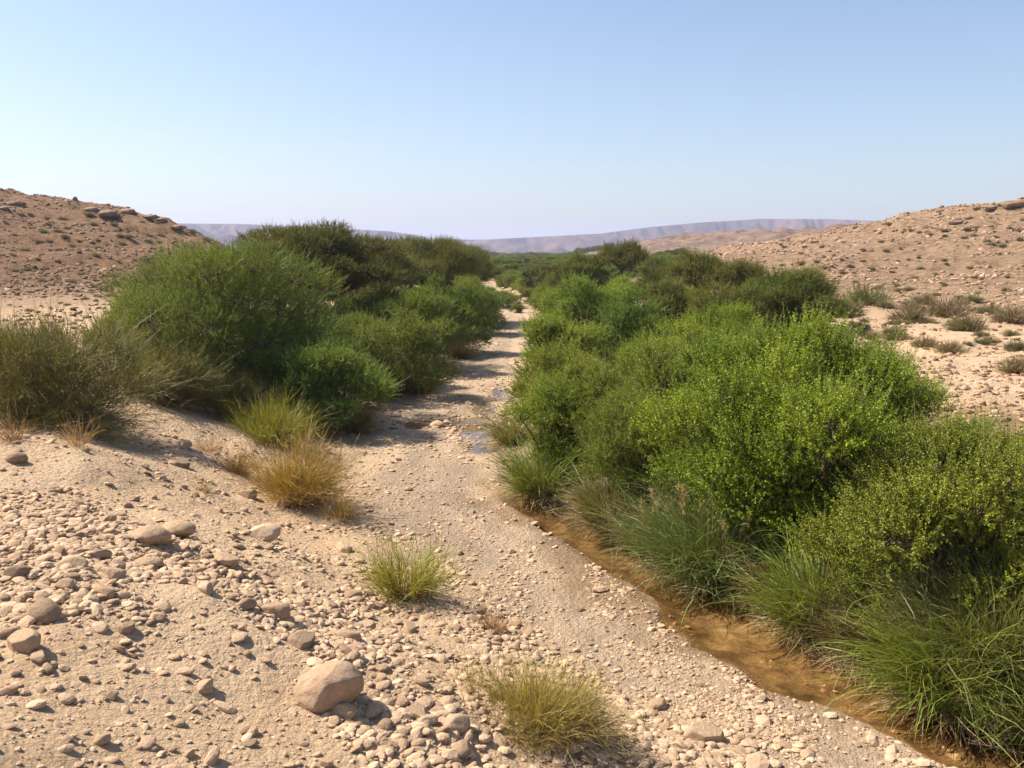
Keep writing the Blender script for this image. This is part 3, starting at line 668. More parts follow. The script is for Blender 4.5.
hero_shrub('acacia_tree', 21, (206, 396, 226), (303, 332), 'acacia', 'wide flat-topped dark acacia with visible trunk behind the airy tree', dens=1.3, leafL=.06, leafW=.018, shootL=.26, nclump=64, up=.15, low=.2, trunk_r=.17, fork=1.3, flatness=.42, clump_r=.26, wand=.3, cat='tree', per=24, parts=('limbs', 'crown'))
hero_shrub('acacia_tree', 22, (378, 480, 238), (432, 306), 'acacia', 'rounded dark acacia second along the left bank, left of the wash bend', dens=1.25, leafL=.075, leafW=.024, shootL=.4, nclump=52, low=.22, trunk_r=.17, fork=1.1, flatness=.45, clump_r=.28, wand=.3, up=.15, cat='tree', per=22, parts=('limbs', 'crown'))
hero_shrub('acacia_tree', 23, (430, 494, 245), (463, 300), 'acacia', 'darker acacia overhanging the narrow end of the wash from the left', dens=1.2, leafL=.09, leafW=.03, shootL=.45, nclump=44, low=.1, trunk_r=.16, fork=.9, flatness=.5, clump_r=.28, wand=.3, up=.15, cat='tree', per=20, parts=('limbs', 'crown'))
hero_shrub('acacia_tree', 24, (352, 420, 244), (385, 312), 'acacia', 'acacia crown squeezed between the two larger acacias', dens=1.2, leafL=.075, leafW=.024, shootL=.4, nclump=40, low=.15, trunk_r=.15, fork=.9, flatness=.45, clump_r=.28, wand=.3, up=.15, cat='tree', per=20, parts=('limbs', 'crown'))

for sd, bx, bs, cl, lb in ((25, (225, 300, 300), (262, 350), 'tamar', 'green shrub under the left side of the first flat-topped acacia'), (26, (345, 420, 285), (385, 345), 'tamar', 'green shrub below the squeezed acacia crown'),
    (27, (290, 372, 305), (330, 385), 'deep', 'dark shrub between the airy tree and the second wash-side shrub'), (28, (395, 460, 270), (425, 325), 'acacia', 'dark green shrub under the rounded dark acacia'), (29, (340, 400, 262), (370, 318), 'acacia', 'dark shrub under the gap between the first two acacias'),
    (30, (200, 262, 335), (235, 398), 'deep', 'dark shrub at the right foot of the airy tree'), (33, (455, 498, 285), (478, 326), 'tamar', 'small green shrub at the tail of the left bank thicket'), (45, (365, 440, 300), (400, 385), 'tamar', 'green shrub wedged between the second and third wash-side shrubs'), (46, (150, 215, 330), (180, 395), 'deep', 'dark shrub at the left foot of the airy tree')):
    hero_shrub('shrub', sd, bx, bs, cl, lb, group=G_L, leafL=0.063, leafW=0.026, low=.03)

# ---- small shrubs and tufts on the near bank
def tuft(seed, box, base, label, cb, ct, n=700, name='grass_tuft', cat='grass tuft', group='tufts on the near bank', **kw):
    loc, w, h = fit(None, box[0], box[1], box[2], *base)
    d = dict(n=n, r0=w * .2, tilt=1.2, bend=.6, length=.6 * math.hypot(w * .8, h * 1.3), width=.006, colb=cb, colt=ct, K=5, sub=2, subL=.45, jit=.45, up_sub=.1)
    d.update(kw); return make_tuft(name, seed, loc, label, cat, group, **d)
DRY = V(.36, .24, .12); BRN = V(.27, .16, .065); ORA = V(.36, .23, .09); GRN = V(.16, .21, .035); YGR = V(.27, .30, .045); OLV = V(.34, .29, .075)
tuft(31, (238, 308, 388), (272, 442), 'yellow-green small shrub above the orange-brown one', BRN, YGR, 800, 'small_shrub', 'small shrub', sub=6, width=.009)
tuft(32, (250, 345, 432), (298, 500), 'orange-brown twiggy shrub at the edge of the wash', V(.33, .185, .06), V(.36, .26, .07), 900, 'small_shrub', 'small shrub', sub=6, width=.009)
tuft(33, (218, 258, 440), (238, 474), 'dry orange tuft left of the orange-brown shrub', ORA, ORA, 400)
tuft(34, (322, 358, 474), (341, 519), 'dry straw tuft right of the orange-brown shrub', ORA, DRY, 350)
tuft(35, (354, 452, 534), (403, 596), 'yellow-green tuft alone in the middle of the near slope', ORA * .9, YGR * 1.1, 420, sub=5, width=.008)
tuft(36, (450, 620, 640), (530, 722), 'low wide brown-green tuft at the bottom edge', BRN, OLV, 2200, tilt=1.45, sub=3, width=.0055, length=.60, bend=.5, stretch=(1.9, 1.1), thatch=.3)
tuft(37, (478, 512, 612), (494, 632), 'tiny dead tuft between two stones', DRY * .8, DRY, 160)
tuft(38, (55, 102, 404), (78, 446), 'dry straw-coloured tuft in front of the large broom bush', DRY, DRY * 1.15, 110, tilt=.9, sub=1)
tuft(39, (0, 34, 404), (14, 440), 'dry tuft at the left edge under the broom bush', BRN, DRY, 120)
tuft(40, (188, 232, 424), (206, 452), 'dry low tuft between the grey stone and the wash shrubs', BRN, DRY, 140)
tuft(41, (186, 216, 480), (204, 492), 'sparse low dry tuft on open stony soil', DRY * .8, DRY, 60)

# ---- right bank, front to back
def reeds(seed, box, base, label, cb, ct, n=1500, name='reed_clump', cat='reeds', **kw):
    loc, w, h = fit(None, box[0], box[1], box[2], *base)
    d = dict(n=n, r0=w * .26, tilt=.85, bend=1.55, length=h * .98, width=.013, colb=cb, colt=ct, K=7, sub=0, jit=.2)
    d.update(kw); return make_tuft(name, seed, (loc[0] + .22, loc[1] + .1, max(float(H(loc[0] + .22, loc[1] + .1)), -.05)), label, cat, 'reed and grass clumps along the water', **d)
RG = V(.155, .20, .022); RB = V(.23, .165, .085); RBL = V(.14, .165, .04)
reeds(51, (968, 1060, 640), (1020, 752), 'green reeds at the bottom right corner over the water', RB, RG, 1300)
reeds(52, (868, 1000, 588), (935, 718), 'bright green drooping grass clump hanging over the stream', RB, RG * 1.15, 2600)
reeds(53, (892, 1040, 560), (985, 700), 'blue-green feathery reeds behind the bright drooping clump', RB, RBL, 2200, sub=1)
reeds(54, (735, 850, 536), (800, 640), 'green arching grass clump left of the olive shrub', RB, RG, 2400)
reeds(55, (800, 900, 560), (862, 672), 'brown-based grass under the olive shrub at the waterline', V(.15, .10, .06), V(.15, .13, .05), 1500)
reeds(56, (630, 765, 478), (700, 588), 'tall reeds with dry plumes left of the bright shrub', RB, V(.12, .17, .045), 2300, sub=1)
reeds(57, (548, 645, 462), (602, 540), 'mixed green and straw grass clump on the waterline', RB, V(.16, .18, .05), 1800)
reeds(58, (484, 572, 425), (530, 500), 'green grass clump at the far end of the stream', V(.18, .14, .07), RG, 1600)
reeds(59, (478, 520, 392), (503, 448), 'pale grass on the right edge of the wash by the puddles', V(.22, .17, .08), V(.20, .20, .07), 900)
reeds(60, (600, 665, 485), (635, 560), 'straw-coloured grass clump at the bank foot', V(.16, .11, .06), V(.24, .19, .09), 1000)
for i, (bx, bs) in enumerate((((716, 800, 560), (762, 612)), ((836, 900, 620), (872, 682)), ((640, 700, 520), (676, 575)), ((560, 610, 490), (588, 528)))):
    reeds(61 + i, bx, bs, ('dry brown root tangle at the waterline left of the green arching clump', 'dry brown root tangle at the waterline under the olive shrub', 'dry brown stems at the waterline under the tall reeds', 'dry brown stems at the waterline under the mixed clump')[i], V(.16, .10, .06), V(.25, .165, .095), 900, name='dead_grass', sub=1)
for i, (bx, bs, lb) in enumerate((((330, 378, 385), (352, 432), 'straw-coloured grass at the foot of the nearest wash-side shrub'), ((395, 440, 345), (418, 392), 'straw-coloured grass at the foot of the second wash-side shrub'), ((440, 478, 325), (458, 358), 'straw-coloured grass at the foot of the fourth wash-side shrub'), ((285, 335, 395), (310, 432), 'brown grass between the dark shrub and the orange-brown shrub'))):
    tuft(66 + i, bx, bs, lb, BRN, V(.24, .21, .08), 700, group='dry grass at the feet of the left bank shrubs', width=.012)
# dry plumes
def plume(seed, px, py, z, label):
    rg = np.random.default_rng(seed); x, y, g0 = at(px, py)
    parts = []
    for k in range(6):
        a = rg.uniform(0, 6.3); hgt = z * rg.uniform(.75, 1.05); lean = rg.uniform(.1, .35)
        b = V(rg.normal() * .06, rg.normal() * .06, 0); t = V(math.cos(a) * lean, math.sin(a) * lean, hgt); m = (b + t) / 2 + V(0, 0, hgt * .15)
        pth = bez(b[None], m[None], t[None], 8); vv, ff = tubes(pth, np.linspace(.005, .002, 8)[None], 3); parts.append((vv, ff, np.tile(V(.36, .27, .14), (len(vv), 1))))
        tip = t; d = norm(t - m); N_ = 120; tt = rg.random(N_)
        P = tip - d * (tt * .28)[:, None]; dd = norm(d * .8 + rg.normal(size=(N_, 3)) * .45 + V(0, 0, -.3)); L_ = .10 * (1.1 - tt)[:, None] * .8 + .02
        w_ = norm(np.cross(dd, rg.normal(size=(N_, 3)))) * .004
        v4 = np.stack([P - w_, P + w_, P + dd * L_ + w_ * .3, P + dd * L_ - w_ * .3], 1).reshape(-1, 3)
        parts.append((v4, np.arange(len(v4)).reshape(-1, 4), np.tile(V(.50, .37, .20), (len(v4), 1))))
    v, f, c = merge(parts)
    tag(link('seed_plumes', mesh('seed_plumes', v, f, M_grass, col=c), loc=(x, y, g0)), label, 'reed plumes', 'reed and grass clumps along the water')
plume(1, 690, 582, 1.35, 'straw-coloured reed plumes rising at the left of the tall reeds')
plume(2, 728, 590, 1.3, 'straw-coloured drooping reed plumes at the right of the tall reeds')
plume(3, 655, 556, 1.0, 'pale reed plumes beside the straw-coloured clump at the bank foot')

kwb = dict(group=G_R, low=.04)
hero_shrub('shrub', 71, (838, 1085, 408), (958, 610), 'olive', 'near olive-green shrub at the right frame edge over the drooping grass', dens=1.35, leafL=.040, leafW=.023, shootL=.30, nclump=42, trunk_r=.05, **kwb)
hero_shrub('willow_shrub', 72, (668, 922, 306), (800, 530), 'bright', 'largest bright green leafy shrub on the right bank', dens=1.5, leafL=.05, leafW=.024, shootL=.33, nclump=46, trunk_r=.06, up=.7, **kwb)
hero_shrub('shrub', 73, (578, 700, 372), (642, 500), 'olive', 'green shrub left of the largest bright shrub, above the straw clump', dens=1.2, leafL=.042, leafW=.015, **kwb)
hero_shrub('shrub', 74, (512, 612, 368), (562, 465), 'mid', 'green shrub at the water head nearest the wash', dens=1.2, leafL=0.047, leafW=0.020, **kwb)
hero_shrub('shrub', 75, (505, 600, 330), (556, 432), 'mid', 'rounded light shrub on the right edge of the wash by the puddles', dens=1.2, leafL=0.053, leafW=0.022, **kwb)
hero_shrub('shrub', 76, (590, 705, 335), (648, 452), 'olive', 'pale olive shrub in the middle of the right bank thicket', dens=1.2, leafL=0.047, leafW=0.020, **kwb)
hero_shrub('shrub', 77, (525, 610, 303), (566, 385), 'mid', 'green shrub on the right edge of the wash beyond the puddles', dens=1.15, leafL=0.061, leafW=0.026, **kwb)
hero_shrub('shrub', 78, (540, 640, 268), (588, 352), 'olive', 'rounded yellow-green shrub standing highest in the thicket, left one', dens=1.15, leafL=0.065, leafW=0.027, **kwb)
hero_shrub('shrub', 79, (588, 672, 282), (632, 368), 'deep', 'green rounded shrub right of the highest rounded shrub', dens=1.15, leafL=0.061, leafW=0.026, **kwb)
hero_shrub('shrub', 80, (660, 762, 292), (712, 392), 'bright', 'bright green pointed shrub rising behind the thicket', dens=1.15, leafL=.052, leafW=.02, up=.9, **kwb)
hero_shrub('shrub', 81, (620, 720, 312), (668, 412), 'mid', 'grey-green shrub in front of the pointed bright shrub', dens=1.15, leafL=0.053, leafW=0.022, **kwb)
hero_shrub('shrub', 82, (700, 800, 322), (752, 430), 'mid', 'grey-green shrub behind the left half of the largest bright shrub', dens=1.1, leafL=0.053, leafW=0.022, **kwb)
hero_shrub('shrub', 83, (780, 905, 338), (848, 440), 'bright', 'green shrub hidden behind the largest bright shrub', dens=1.0, leafL=0.053, leafW=0.022, **kwb)
hero_shrub('shrub', 84, (935, 1010, 405), (968, 505), 'bright', 'small green leafy shrub between the largest shrub and the olive shrub', dens=1.1, leafL=.042, leafW=.019, up=.9, **kwb)
hero_shrub('shrub', 85, (690, 800, 400), (740, 520), 'bright', 'green shrub in front of the largest bright shrub, above the tall reeds', dens=1.1, leafL=.042, leafW=.017, **kwb)
hero_shrub('shrub', 87, (600, 690, 395), (645, 470), 'mid', 'light green low shrub behind the straw-coloured clump', dens=1.1, leafL=0.047, leafW=0.020, **kwb)
hero_shrub('shrub', 88, (540, 625, 345), (585, 445), 'olive', 'yellowish shrub between the wash-edge shrubs and the pale olive shrub', dens=1.1, leafL=0.053, leafW=0.022, **kwb)
hero_shrub('shrub', 89, (985, 1100, 440), (1045, 560), 'olive', 'leafy shrub cut by the right frame edge behind the olive shrub', dens=1.0, leafL=.04, leafW=.017, **kwb)

# ---- trees beyond the thicket
T_ = dict(cat='tree', group='trees on the plain beyond the thicket', parts=('limbs', 'crown'))
hero_shrub('acacia_tree', 91, (598, 648, 245), (622, 296), 'acacia', 'flat-topped acacia on a thin bare trunk against the far hills', dens=.95, leafL=.10, leafW=.035, shootL=.5, nclump=26, low=.45, trunk_r=.2, fork=2.0, flatness=.35, clump_r=.3, **T_)
hero_shrub('acacia_tree', 92, (550, 602, 256), (578, 300), 'acacia', 'dark acacia just left of the bare-trunked acacia', dens=1.1, leafL=.10, leafW=.035, shootL=.5, nclump=30, low=.2, trunk_r=.16, fork=1.2, flatness=.45, **T_)
hero_shrub('acacia_tree', 93, (636, 684, 259), (660, 300), 'acacia', 'low acacia just right of the bare-trunked acacia', dens=1.1, leafL=.10, leafW=.035, shootL=.5, nclump=30, low=.2, trunk_r=.16, fork=1.0, flatness=.45, **T_)
hero_shrub('acacia_tree', 94, (665, 732, 255), (698, 312), 'acacia', 'acacia with forked limbs left of the dark rounded tree', dens=1.05, leafL=.085, leafW=.03, shootL=.45, nclump=32, low=.2, trunk_r=.16, fork=1.0, flatness=.45, **T_)
hero_shrub('acacia_tree', 95, (718, 765, 259), (742, 308), 'acacia', 'small greyish tree touching the dark rounded tree', dens=1.0, leafL=.085, leafW=.03, shootL=.45, nclump=26, low=.15, trunk_r=.14, fork=.9, flatness=.5, **T_)
hero_shrub('dense_tree', 96, (738, 832, 262), (782, 330), 'deep', 'dark rounded tree with spreading crown at the edge of the open plain', dens=1.5, leafL=.06, leafW=.022, shootL=.36, nclump=52, low=.06, trunk_r=.15, fork=.7, flatness=.5, **T_)
hero_shrub('dense_tree', 97, (690, 760, 278), (724, 340), 'acacia', 'dark low tree behind the pointed bright shrub', dens=1.2, leafL=.07, leafW=.025, shootL=.4, nclump=36, low=.06, trunk_r=.12, fork=.7, **T_)
hero_shrub('dense_tree', 98, (640, 700, 275), (668, 335), 'acacia', 'dark low tree behind the thicket, left of the pointed shrub', dens=1.2, leafL=.075, leafW=.027, shootL=.4, nclump=36, low=.06, trunk_r=.12, fork=.7, **T_)

for sd, bx, bs, cl, lb in ((120, (600, 640, 272), (620, 306), 'mid', 'light green shrub in front of the bare-trunked acacia'), (121, (575, 612, 262), (595, 296), 'tamar', 'green shrub between the left dark acacia and the highest rounded shrub'),
    (122, (632, 672, 268), (652, 300), 'tamar', 'green shrub at the foot of the low right acacia'), (123, (668, 712, 280), (690, 322), 'mid', 'light shrub in front of the forked acacia'), (124, (730, 775, 285), (752, 330), 'mid', 'light shrub at the left foot of the dark rounded tree'),
    (125, (755, 830, 330), (792, 392), 'mid', 'green shrub on the back edge of the thicket below the dark rounded tree'), (126, (600, 650, 300), (625, 350), 'mid', 'green shrub wedged behind the two highest rounded shrubs'), (127, (700, 760, 300), (735, 360), 'mid', 'green shrub right behind the pointed bright shrub')):
    hero_shrub('shrub', sd, bx, bs, cl, lb, group=G_R, leafL=.075, leafW=.032, low=.03)
for sd, bx, bs, cl, lb in ((130, (310, 350, 272), (330, 325), 'acacia', 'dark shrub under the right side of the first flat-topped acacia'), (131, (335, 372, 262), (352, 312), 'acacia', 'dark shrub between the trunks of the first two acacias'), (132, (355, 405, 290), (378, 345), 'tamar', 'green shrub in the second row of the left bank thicket')):
    hero_shrub('shrub', sd, bx, bs, cl, lb, group=G_L, leafL=.075, leafW=.03, low=.03)

# ---- valley woodland: copies of four prototypes
protos = []
for k, (W, Hh, col) in enumerate(((6.5, 4.2, 'far'), (5.5, 3.8, 'acacia'), (6.0, 3.4, 'far'), (4.5, 3.2, 'deep'))):
    protos.append((make_shrub('valley_tree', 300 + k, W, Hh, col, (0, 0, 0), 0, '', 'tree', 'trees filling the valley floor', parts=('limbs', 'crown'), nclump=34, shoots=3300, per=14, leafL=.15, leafW=.06, shootL=.45, trunk_r=.16, fork=.6, flatness=.5, low=.08), W))
used = set(); rg = np.random.default_rng(500)
labs = ['rounded dark tree in the valley woodland beyond the narrow wash', 'broad dark tree in the valley woodland beyond the narrow wash']
spots = []
hand = [(556, 300, 44, 'rounded dark tree right of the far wash, nearest of the far group'), (536, 292, 34, 'rounded dark tree second in the far group right of the wash'), (520, 286, 26, 'small rounded tree third in the far group right of the wash')]
for (px, py, w, lab) in hand:
    x, y = flat(px, py, .6); spots.append((x, y, 1.0 * w * y / FPX, lab))
while len(spots) < 150:
    y = math.exp(rg.uniform(math.log(72), math.log(430))); px = rg.uniform(395, 700) if y < 140 else rg.uniform(420, 680)
    x = (px - 512) * y / 897
    d_l, d_r = lat(x, y)
    if max(float(d_l), float(d_r)) < 2.0 + (y - 70) * .01 and y < 135: continue
    if px > 620 and y > 250: continue
    if any((x - a) ** 2 + (y - b) ** 2 < (2.4 + b * .009) ** 2 for a, b, *_ in spots): continue
    spots.append((x, y, rg.uniform(4, 6.5) * (1 + y / 900), labs[1] if rg.random() < .5 else labs[0]))
for i, (x, y, w, lab) in enumerate(spots):
    k = int(rg.integers(4)); pr, W = protos[k]
    o = pr if k not in used else copy_tree(pr); used.add(k)
    s = w / W; z = float(H(x, y))
    sz = s * rg.uniform(.85, 1.15)
    o.location = (x, y, z - .1); o.rotation_euler.z = rg.uniform(0, 6.3); o.scale = (s, s, min(sz, max(4.1 + rg.uniform(-.5, .2) - 3.2 * max(y - 90, 0) / 887 - z, 1.6) / (4.2, 3.8, 3.4, 3.2)[k] * .92)); o['label'] = lab

# far woodland that reads as one mass
v0 = protos[0][0].children[0].data if protos[0][0].children[0].name.startswith('crown') else protos[0][0].children[1].data
rg = np.random.default_rng(9); parts = []
lf, _, _ = shrub_geo(rg, 8, 4.5, cols=COL['far'], nclump=20, shoots=160, per=8, leafL=.7, leafW=.4, shootL=.9, trunk_r=.1)
for i in range(420):
    y = rg.uniform(430, 1400); x = (rg.uniform(395, 612) - 512) * y / 897; s = rg.uniform(.75, 1.0); a = rg.uniform(0, 6.3)
    v = lf[0] * s; v = np.stack([v[:, 0] * math.cos(a) - v[:, 1] * math.sin(a), v[:, 0] * math.sin(a) + v[:, 1] * math.cos(a), v[:, 2]], -1) + V(x, y, float(H(x, y)))
    parts.append((v, lf[1], lf[2]))
v, f, c = merge(parts); tag(link('far_woodland', mesh('far_woodland', v, f, M_leaf, col=c)), 'dark far-off woodland along the valley below the distant hills', 'woodland', kind='stuff')

# ---- plants of the wash middle distance
G_I = 'brushy plants around the narrow wash'
def small(seed, W, Hh, col):
    return make_shrub('valley_shrub', seed, W, Hh, col, (0, 0, 0), 0, '', 'shrub', G_I, nclump=20, shoots=900, per=14, leafL=.09, leafW=.03, shootL=.35, trunk_r=.03, low=.03)
sp = [small(401, 2.2, 1.5, 'olive'), small(402, 2.0, 1.2, 'tamar')]
BR = V(.24, .17, .085)
lst = [(510, 306, 22, 0, 'round shrub on the island in the narrow wash'), (501, 298, 16, 1, 'rear shrub on the island in the narrow wash'), (517, 310, 16, 1, 'front shrub on the island in the narrow wash'),
       (553, 318, 30, 1, 'shrub on the right edge where the wash narrows'), (490, 294, 16, 0, 'shrub at the left mouth of the narrow wash'), (530, 296, 24, 0, 'light shrub right of the narrow wash strip'), (518, 288, 20, 1, 'far light shrub right of the narrow wash strip'), (545, 305, 26, 0, 'yellowish shrub above the brown tufts by the far wash')]
us = set()
for (px, py, w, k, lab) in lst:
    o = sp[k] if k not in us else copy_tree(sp[k]); us.add(k)
    x, y = flat(px, py, .2); s = w * y / FPX / (2.2, 2.0)[k]; o.location = (x, y, float(H(x, y)) - .05); o.scale = (s,) * 3; o.rotation_euler.z = px; o['label'] = lab

rq = np.random.default_rng(91); nq = 0
while nq < 34:
    y = rq.uniform(50, 135); xl_ = np.interp(y, ELy, ELx); xr_ = np.interp(y, ERy, ERx); left = rq.random() < .5
    x = xl_ - rq.uniform(.3, 3.0) if left else xr_ + rq.uniform(.3, 2.6)
    if left and y < 62: continue
    k = int(rq.integers(2)); o = copy_tree(sp[k]); s = rq.uniform(.7, 1.35); o.location = (x, y, float(H(x, y)) - .05); o.scale = (s, s, s * rq.uniform(.8, 1.1)); o.rotation_euler.z = rq.uniform(0, 6.3)
    o['label'] = 'low green shrub lining the far narrow wash, left side' if left else 'low green shrub lining the far narrow wash, right side'; nq += 1

# dryland tufts: shared meshes, every one its own object
def dry_mesh(seed, cb, ct, n=620, L_=.62, w=.018):
    v, f, c = blades(np.random.default_rng(seed), n, .25, 1.3, .5, L_, w, cb, ct, K=4, sub=3, subL=.45); return mesh('dry_bush', v, f, M_grass, col=c)
BRW = 1
DM = [dry_mesh(601, V(.20, .14, .08), V(.23, .18, .10)), dry_mesh(602, V(.16, .12, .06), V(.15, .15, .07)), dry_mesh(603, V(.18, .13, .07), V(.19, .165, .085)), dry_mesh(604, V(.16, .13, .06), V(.15, .155, .06))]
def dry(px, py, w, k, lab, grp, hz=.75):
    x, y, z = at(px, py); dep = y * cp + (CAM_Z - z) * sp_; s = w * dep / FPX / 1.05
    o = link('desert_shrub', DM[k], loc=(x, y, z - .02)); o.scale = (s, s, s * hz * 1.2); o.rotation_euler.z = px * 1.3; return tag(o, lab, 'desert shrub', grp)
G_P = 'desert shrubs on the right plain'
for a in [(866, 306, 40, 3, 'dark green shrub on the plain right of the dark rounded tree'), (847, 316, 36, 2, 'olive-brown shrub in front of the dark green plain shrub'), (913, 312, 24, 2, 'small brown shrub first right of the dark green plain shrub'),
          (945, 318, 40, 0, 'wide brown shrub in the middle of the right plain'), (968, 331, 36, 2, 'brown rounded shrub with dark base, right plain'), (1012, 322, 34, 0, 'brown shrub by the right frame edge, upper'), (910, 322, 34, 0, 'low brown shrub left of the wide brown one'),
          (974, 302, 16, 1, 'small dark shrub above the wide brown shrub'), (960, 306, 18, 0, 'little pale shrub left of the small dark one'), (1018, 372, 34, 0, 'straw-coloured shrub at the right frame edge'), (950, 352, 24, 0, 'dry low clump on sand left of the straw-coloured shrub'), (925, 346, 22, 0, 'dry low clump nearest the largest bright shrub'),
          (885, 308, 18, 0, 'tiny pale shrub beside the dark green plain shrub'), (925, 304, 22, 2, 'small shrub above the small brown one on the plain'), (1015, 350, 22, 1, 'flat dark shrub near the right frame edge'), (893, 336, 24, 2, 'olive shrub behind the largest bright shrub, on the plain'), (988, 314, 22, 2, 'shrub touching the wide brown shrub on its right')]:
    dry(a[0], a[1], a[2] * 1.05, a[3], a[4], G_P)
for i, (px, py, w) in enumerate([(567, 322, 20), (557, 316, 16), (548, 312, 14), (577, 330, 20), (540, 306, 12), (533, 301, 9), (526, 297, 7), (562, 328, 14)]):
    dry(px, py, w, 0, 'brown dry bush in the row along the right edge of the narrow wash', 'brown bushes edging the narrow wash')
rg = np.random.default_rng(77); n = 0; pts = []
while n < 150:
    px = rg.uniform(760, 1024); lim = np.interp(px, CL_R[0], CL_R[1]); py = rg.uniform(250 - lim + 4, 345)
    if any(abs(px - a) < 7 and abs(py - b) < 4 for a, b in pts): continue
    pts.append((px, py)); w = rg.uniform(4, 9) * (1 + max(py - 270, 0) / 60)
    dry(px, py, w, int(rg.integers(4)), 'tiny dull shrub dotting the stony right hillside', 'tiny shrubs on the right hillside', .6); n += 1
n = 0
while n < 110:
    px = rg.uniform(0, 215); lim = np.interp(px, CL_L[0], CL_L[1]); py = rg.uniform(250 - lim + 4, 312)
    if any(abs(px - a) < 7 and abs(py - b) < 4 for a, b in pts): continue
    pts.append((px, py)); w = rg.uniform(4, 10)
    dry(px, py, w, int(rg.integers(1, 4)), 'tiny dark shrub dotting the brown left hillside', 'tiny shrubs on the left hillside', .6); n += 1
# crest outcrops
OC = [mesh('outcrop', rock_verts(np.random.default_rng(800 + i), I3, 18, .10, .98) * [1, .55, .30], F3, M_ledge, smooth=False) for i in range(4)]
def outcrop(px, py, w, lab, grp):
    x, y, z = at(px, py); s = w * y / FPX / 2; o = link('rock_outcrop', OC[int(px) % 4], loc=(x, y, z + s * .1)); o.scale = (s,) * 3; o.rotation_euler.z = rg.uniform(-.4, .4); tag(o, lab, 'rock outcrop', grp)
for a in [(128, 214, 26, 'dark ledge block at the right end of the left crest, upper'), (108, 217, 30, 'long dark ledge in the middle of the left crest'), (92, 212, 24, 'dark ledge block left of the long ledge'), (160, 222, 22, 'small block where the left crest drops away'), (150, 218, 18, 'block before the drop of the left crest'), (15, 205, 22, 'dark rock near the left frame edge under the crest'), (4, 210, 16, 'rock at the left frame edge under the crest'), (178, 229, 18, 'lowest block on the tail of the left crest')]:
    outcrop(*a, 'ledge blocks on the left crest')
for a in [(1012, 207, 30, 'largest pinkish block at the right crest near the frame edge'), (990, 210, 20, 'pinkish block left of the largest crest block'), (958, 224, 20, 'reddish block halfway under the right crest'), (940, 213, 12, 'small block on the right crest line'), (968, 219, 12, 'little block between two larger right crest blocks'), (855, 228, 10, 'small dark block low on the right crest line'), (945, 232, 14, 'reddish ledge below the halfway block')]:
    outcrop(*a, 'blocks on the right crest')

# litter of twigs and leaves under the thickets
rl = np.random.default_rng(88); n_ = 6000
yy = np.exp(rl.uniform(math.log(6.5), math.log(40), n_)); sd = rl.random(n_) < .72
xr_ = np.interp(yy, ERy, ERx); xl_ = np.interp(yy, ELy, ELx)
xx = np.where(sd, xr_ + .05 + rl.exponential(.7, n_), xl_ - rl.exponential(1.0, n_)); kk = sd | (yy > 17); xx, yy = xx[kk], yy[kk]; n_ = len(xx)
zz = H(xx, yy); a_ = rl.uniform(0, 6.28, n_); l_ = rl.uniform(.04, .28, n_)
p0 = np.stack([xx, yy, np.maximum(zz, -.04) + .012], -1); p1_ = p0 + np.stack([np.cos(a_) * l_, np.sin(a_) * l_, rl.uniform(-.01, .05, n_)], -1)
v, f = tubes(bez(p0, (p0 + p1_) / 2 + rl.normal(size=(n_, 3)) * .012, p1_, 4), np.tile(np.array([.005, .0045, .003, .0015]), (n_, 1)), 4)
col_ = np.repeat(rl.uniform(.5, 1.3, (n_, 1)) * V(.22, .16, .10), 16, 0)
tag(link('twig_litter', mesh('twig_litter', v, f, M_grass, col=col_)), 'fallen twigs and dry litter under the thickets on both banks', 'litter', kind='stuff')

# dead sticks lying by the water
rg = np.random.default_rng(15)
for (px, py, lab) in ((968, 752, 'bare dead stick lying in the stream at the bottom right'), (700, 576, 'bare twig lying at the bank foot under the tall reeds')):
    x, y, z = at(px, py); parts = []
    for k in range(7):
        a = rg.uniform(-.5, .5) + .4; L_ = rg.uniform(.25, .7); s0 = V(rg.uniform(-.2, .2), rg.uniform(-.1, .1), .02)
        e = s0 + V(math.cos(a) * L_, -math.sin(a) * L_, rg.uniform(.0, .1)); parts.append(tubes(bez(s0[None], ((s0 + e) / 2 + rg.normal(size=3) * .04)[None], e[None], 6), np.linspace(.008, .003, 6)[None], 5))
    v, f, _ = merge(parts); tag(link('dead_branch', mesh('dead_branch', v, f, M_bark, smooth=True), loc=(x, y, max(z, -.045))), lab, 'branch')

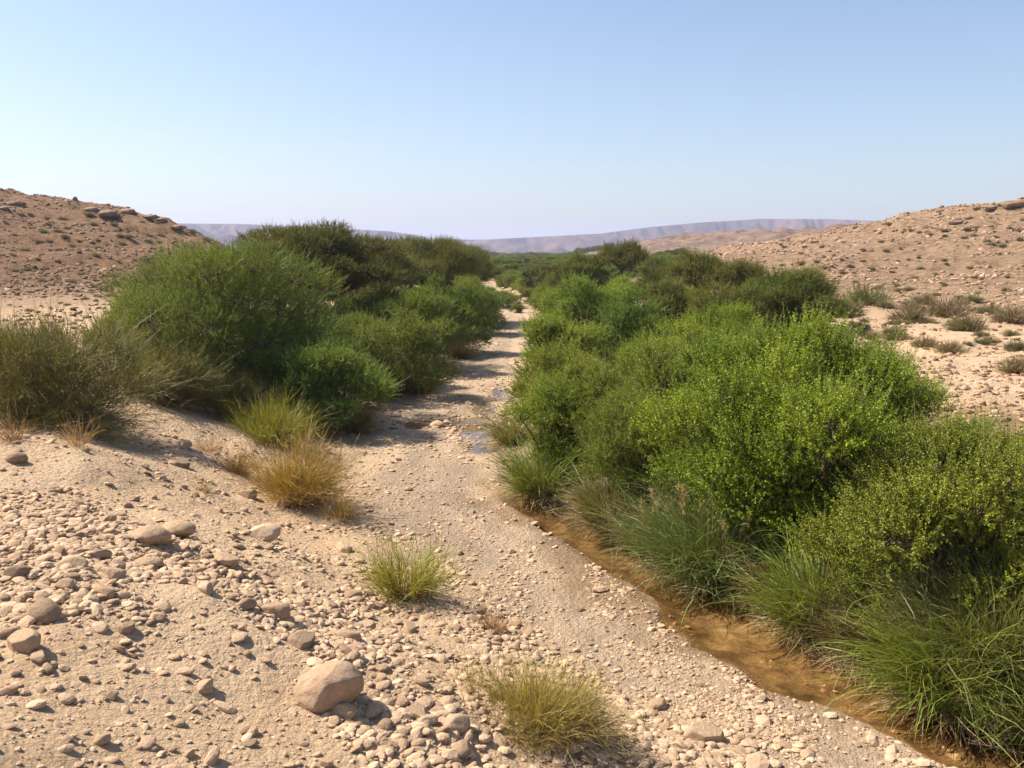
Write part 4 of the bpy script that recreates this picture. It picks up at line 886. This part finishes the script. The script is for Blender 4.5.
# ------------------------------------------------------------------ haze
import bmesh
def haze(density, colour):
    bm = bmesh.new(); bmesh.ops.create_cube(bm, size=1); me = bpy.data.meshes.new('haze'); bm.to_mesh(me); bm.free()
    o = link('haze', me, loc=(0, 0, 75)); o.scale = (19000, 19000, 190)
    m, nt, N, L = newmat('haze_air'); pv = N.new('ShaderNodeVolumePrincipled'); pv.inputs['Density'].default_value = density; pv.inputs['Color'].default_value = (*colour, 1); pv.inputs['Anisotropy'].default_value = .2
    out = N.new('ShaderNodeOutputMaterial'); L.new(pv.outputs[0], out.inputs['Volume']); me.materials.append(m)
    tag(o, 'pale bluish haze in the air over the valley', 'haze', kind='stuff')
haze(.00022, (.64, .72, .97))

# ------------------------------------------------------------------ light, camera, settings
SUN_EL, SUN_AZ = R(50), R(-76)          # azimuth from +Y towards +X
w = bpy.data.worlds.new('World'); scene.world = w; w.use_nodes = True
nt = w.node_tree; bg = nt.nodes['Background']; sky = nt.nodes.new('ShaderNodeTexSky'); sky.sky_type = 'NISHITA'; sky.sun_disc = False
sky.sun_elevation = SUN_EL; sky.sun_rotation = SUN_AZ; sky.altitude = 300; sky.air_density = 1.0; sky.dust_density = 1.6; sky.ozone_density = 1.7
nt.links.new(sky.outputs[0], bg.inputs[0]); bg.inputs[1].default_value = .088
ld = bpy.data.lights.new('sun', 'SUN'); ld.energy = 5.0; ld.angle = R(.5); ld.color = (1, .90, .76)
so = bpy.data.objects.new('sun', ld); C.objects.link(so)
from mathutils import Vector
d = Vector((math.sin(SUN_AZ) * math.cos(SUN_EL), math.cos(SUN_AZ) * math.cos(SUN_EL), math.sin(SUN_EL)))
so.rotation_euler = d.to_track_quat('Z', 'Y').to_euler(); so.location = (-20, 5, 30)
cd = bpy.data.cameras.new('camera'); cam = bpy.data.objects.new('camera', cd); C.objects.link(cam)
cam.location = (0, 0, CAM_Z); cam.rotation_euler = (R(90) - PITCH, 0, 0); cd.sensor_width = 36; cd.lens = 36 * FPX / 1024; cd.clip_end = 30000; cd.clip_start = .1
scene.camera = cam
scene.view_settings.view_transform = 'Standard'; scene.view_settings.look = 'None'; scene.view_settings.gamma = 1; scene.view_settings.exposure = .97
scene.view_settings.use_curve_mapping = False
scene.cycles.volume_bounces = 1 if hasattr(scene.cycles, 'volume_bounces') else 0
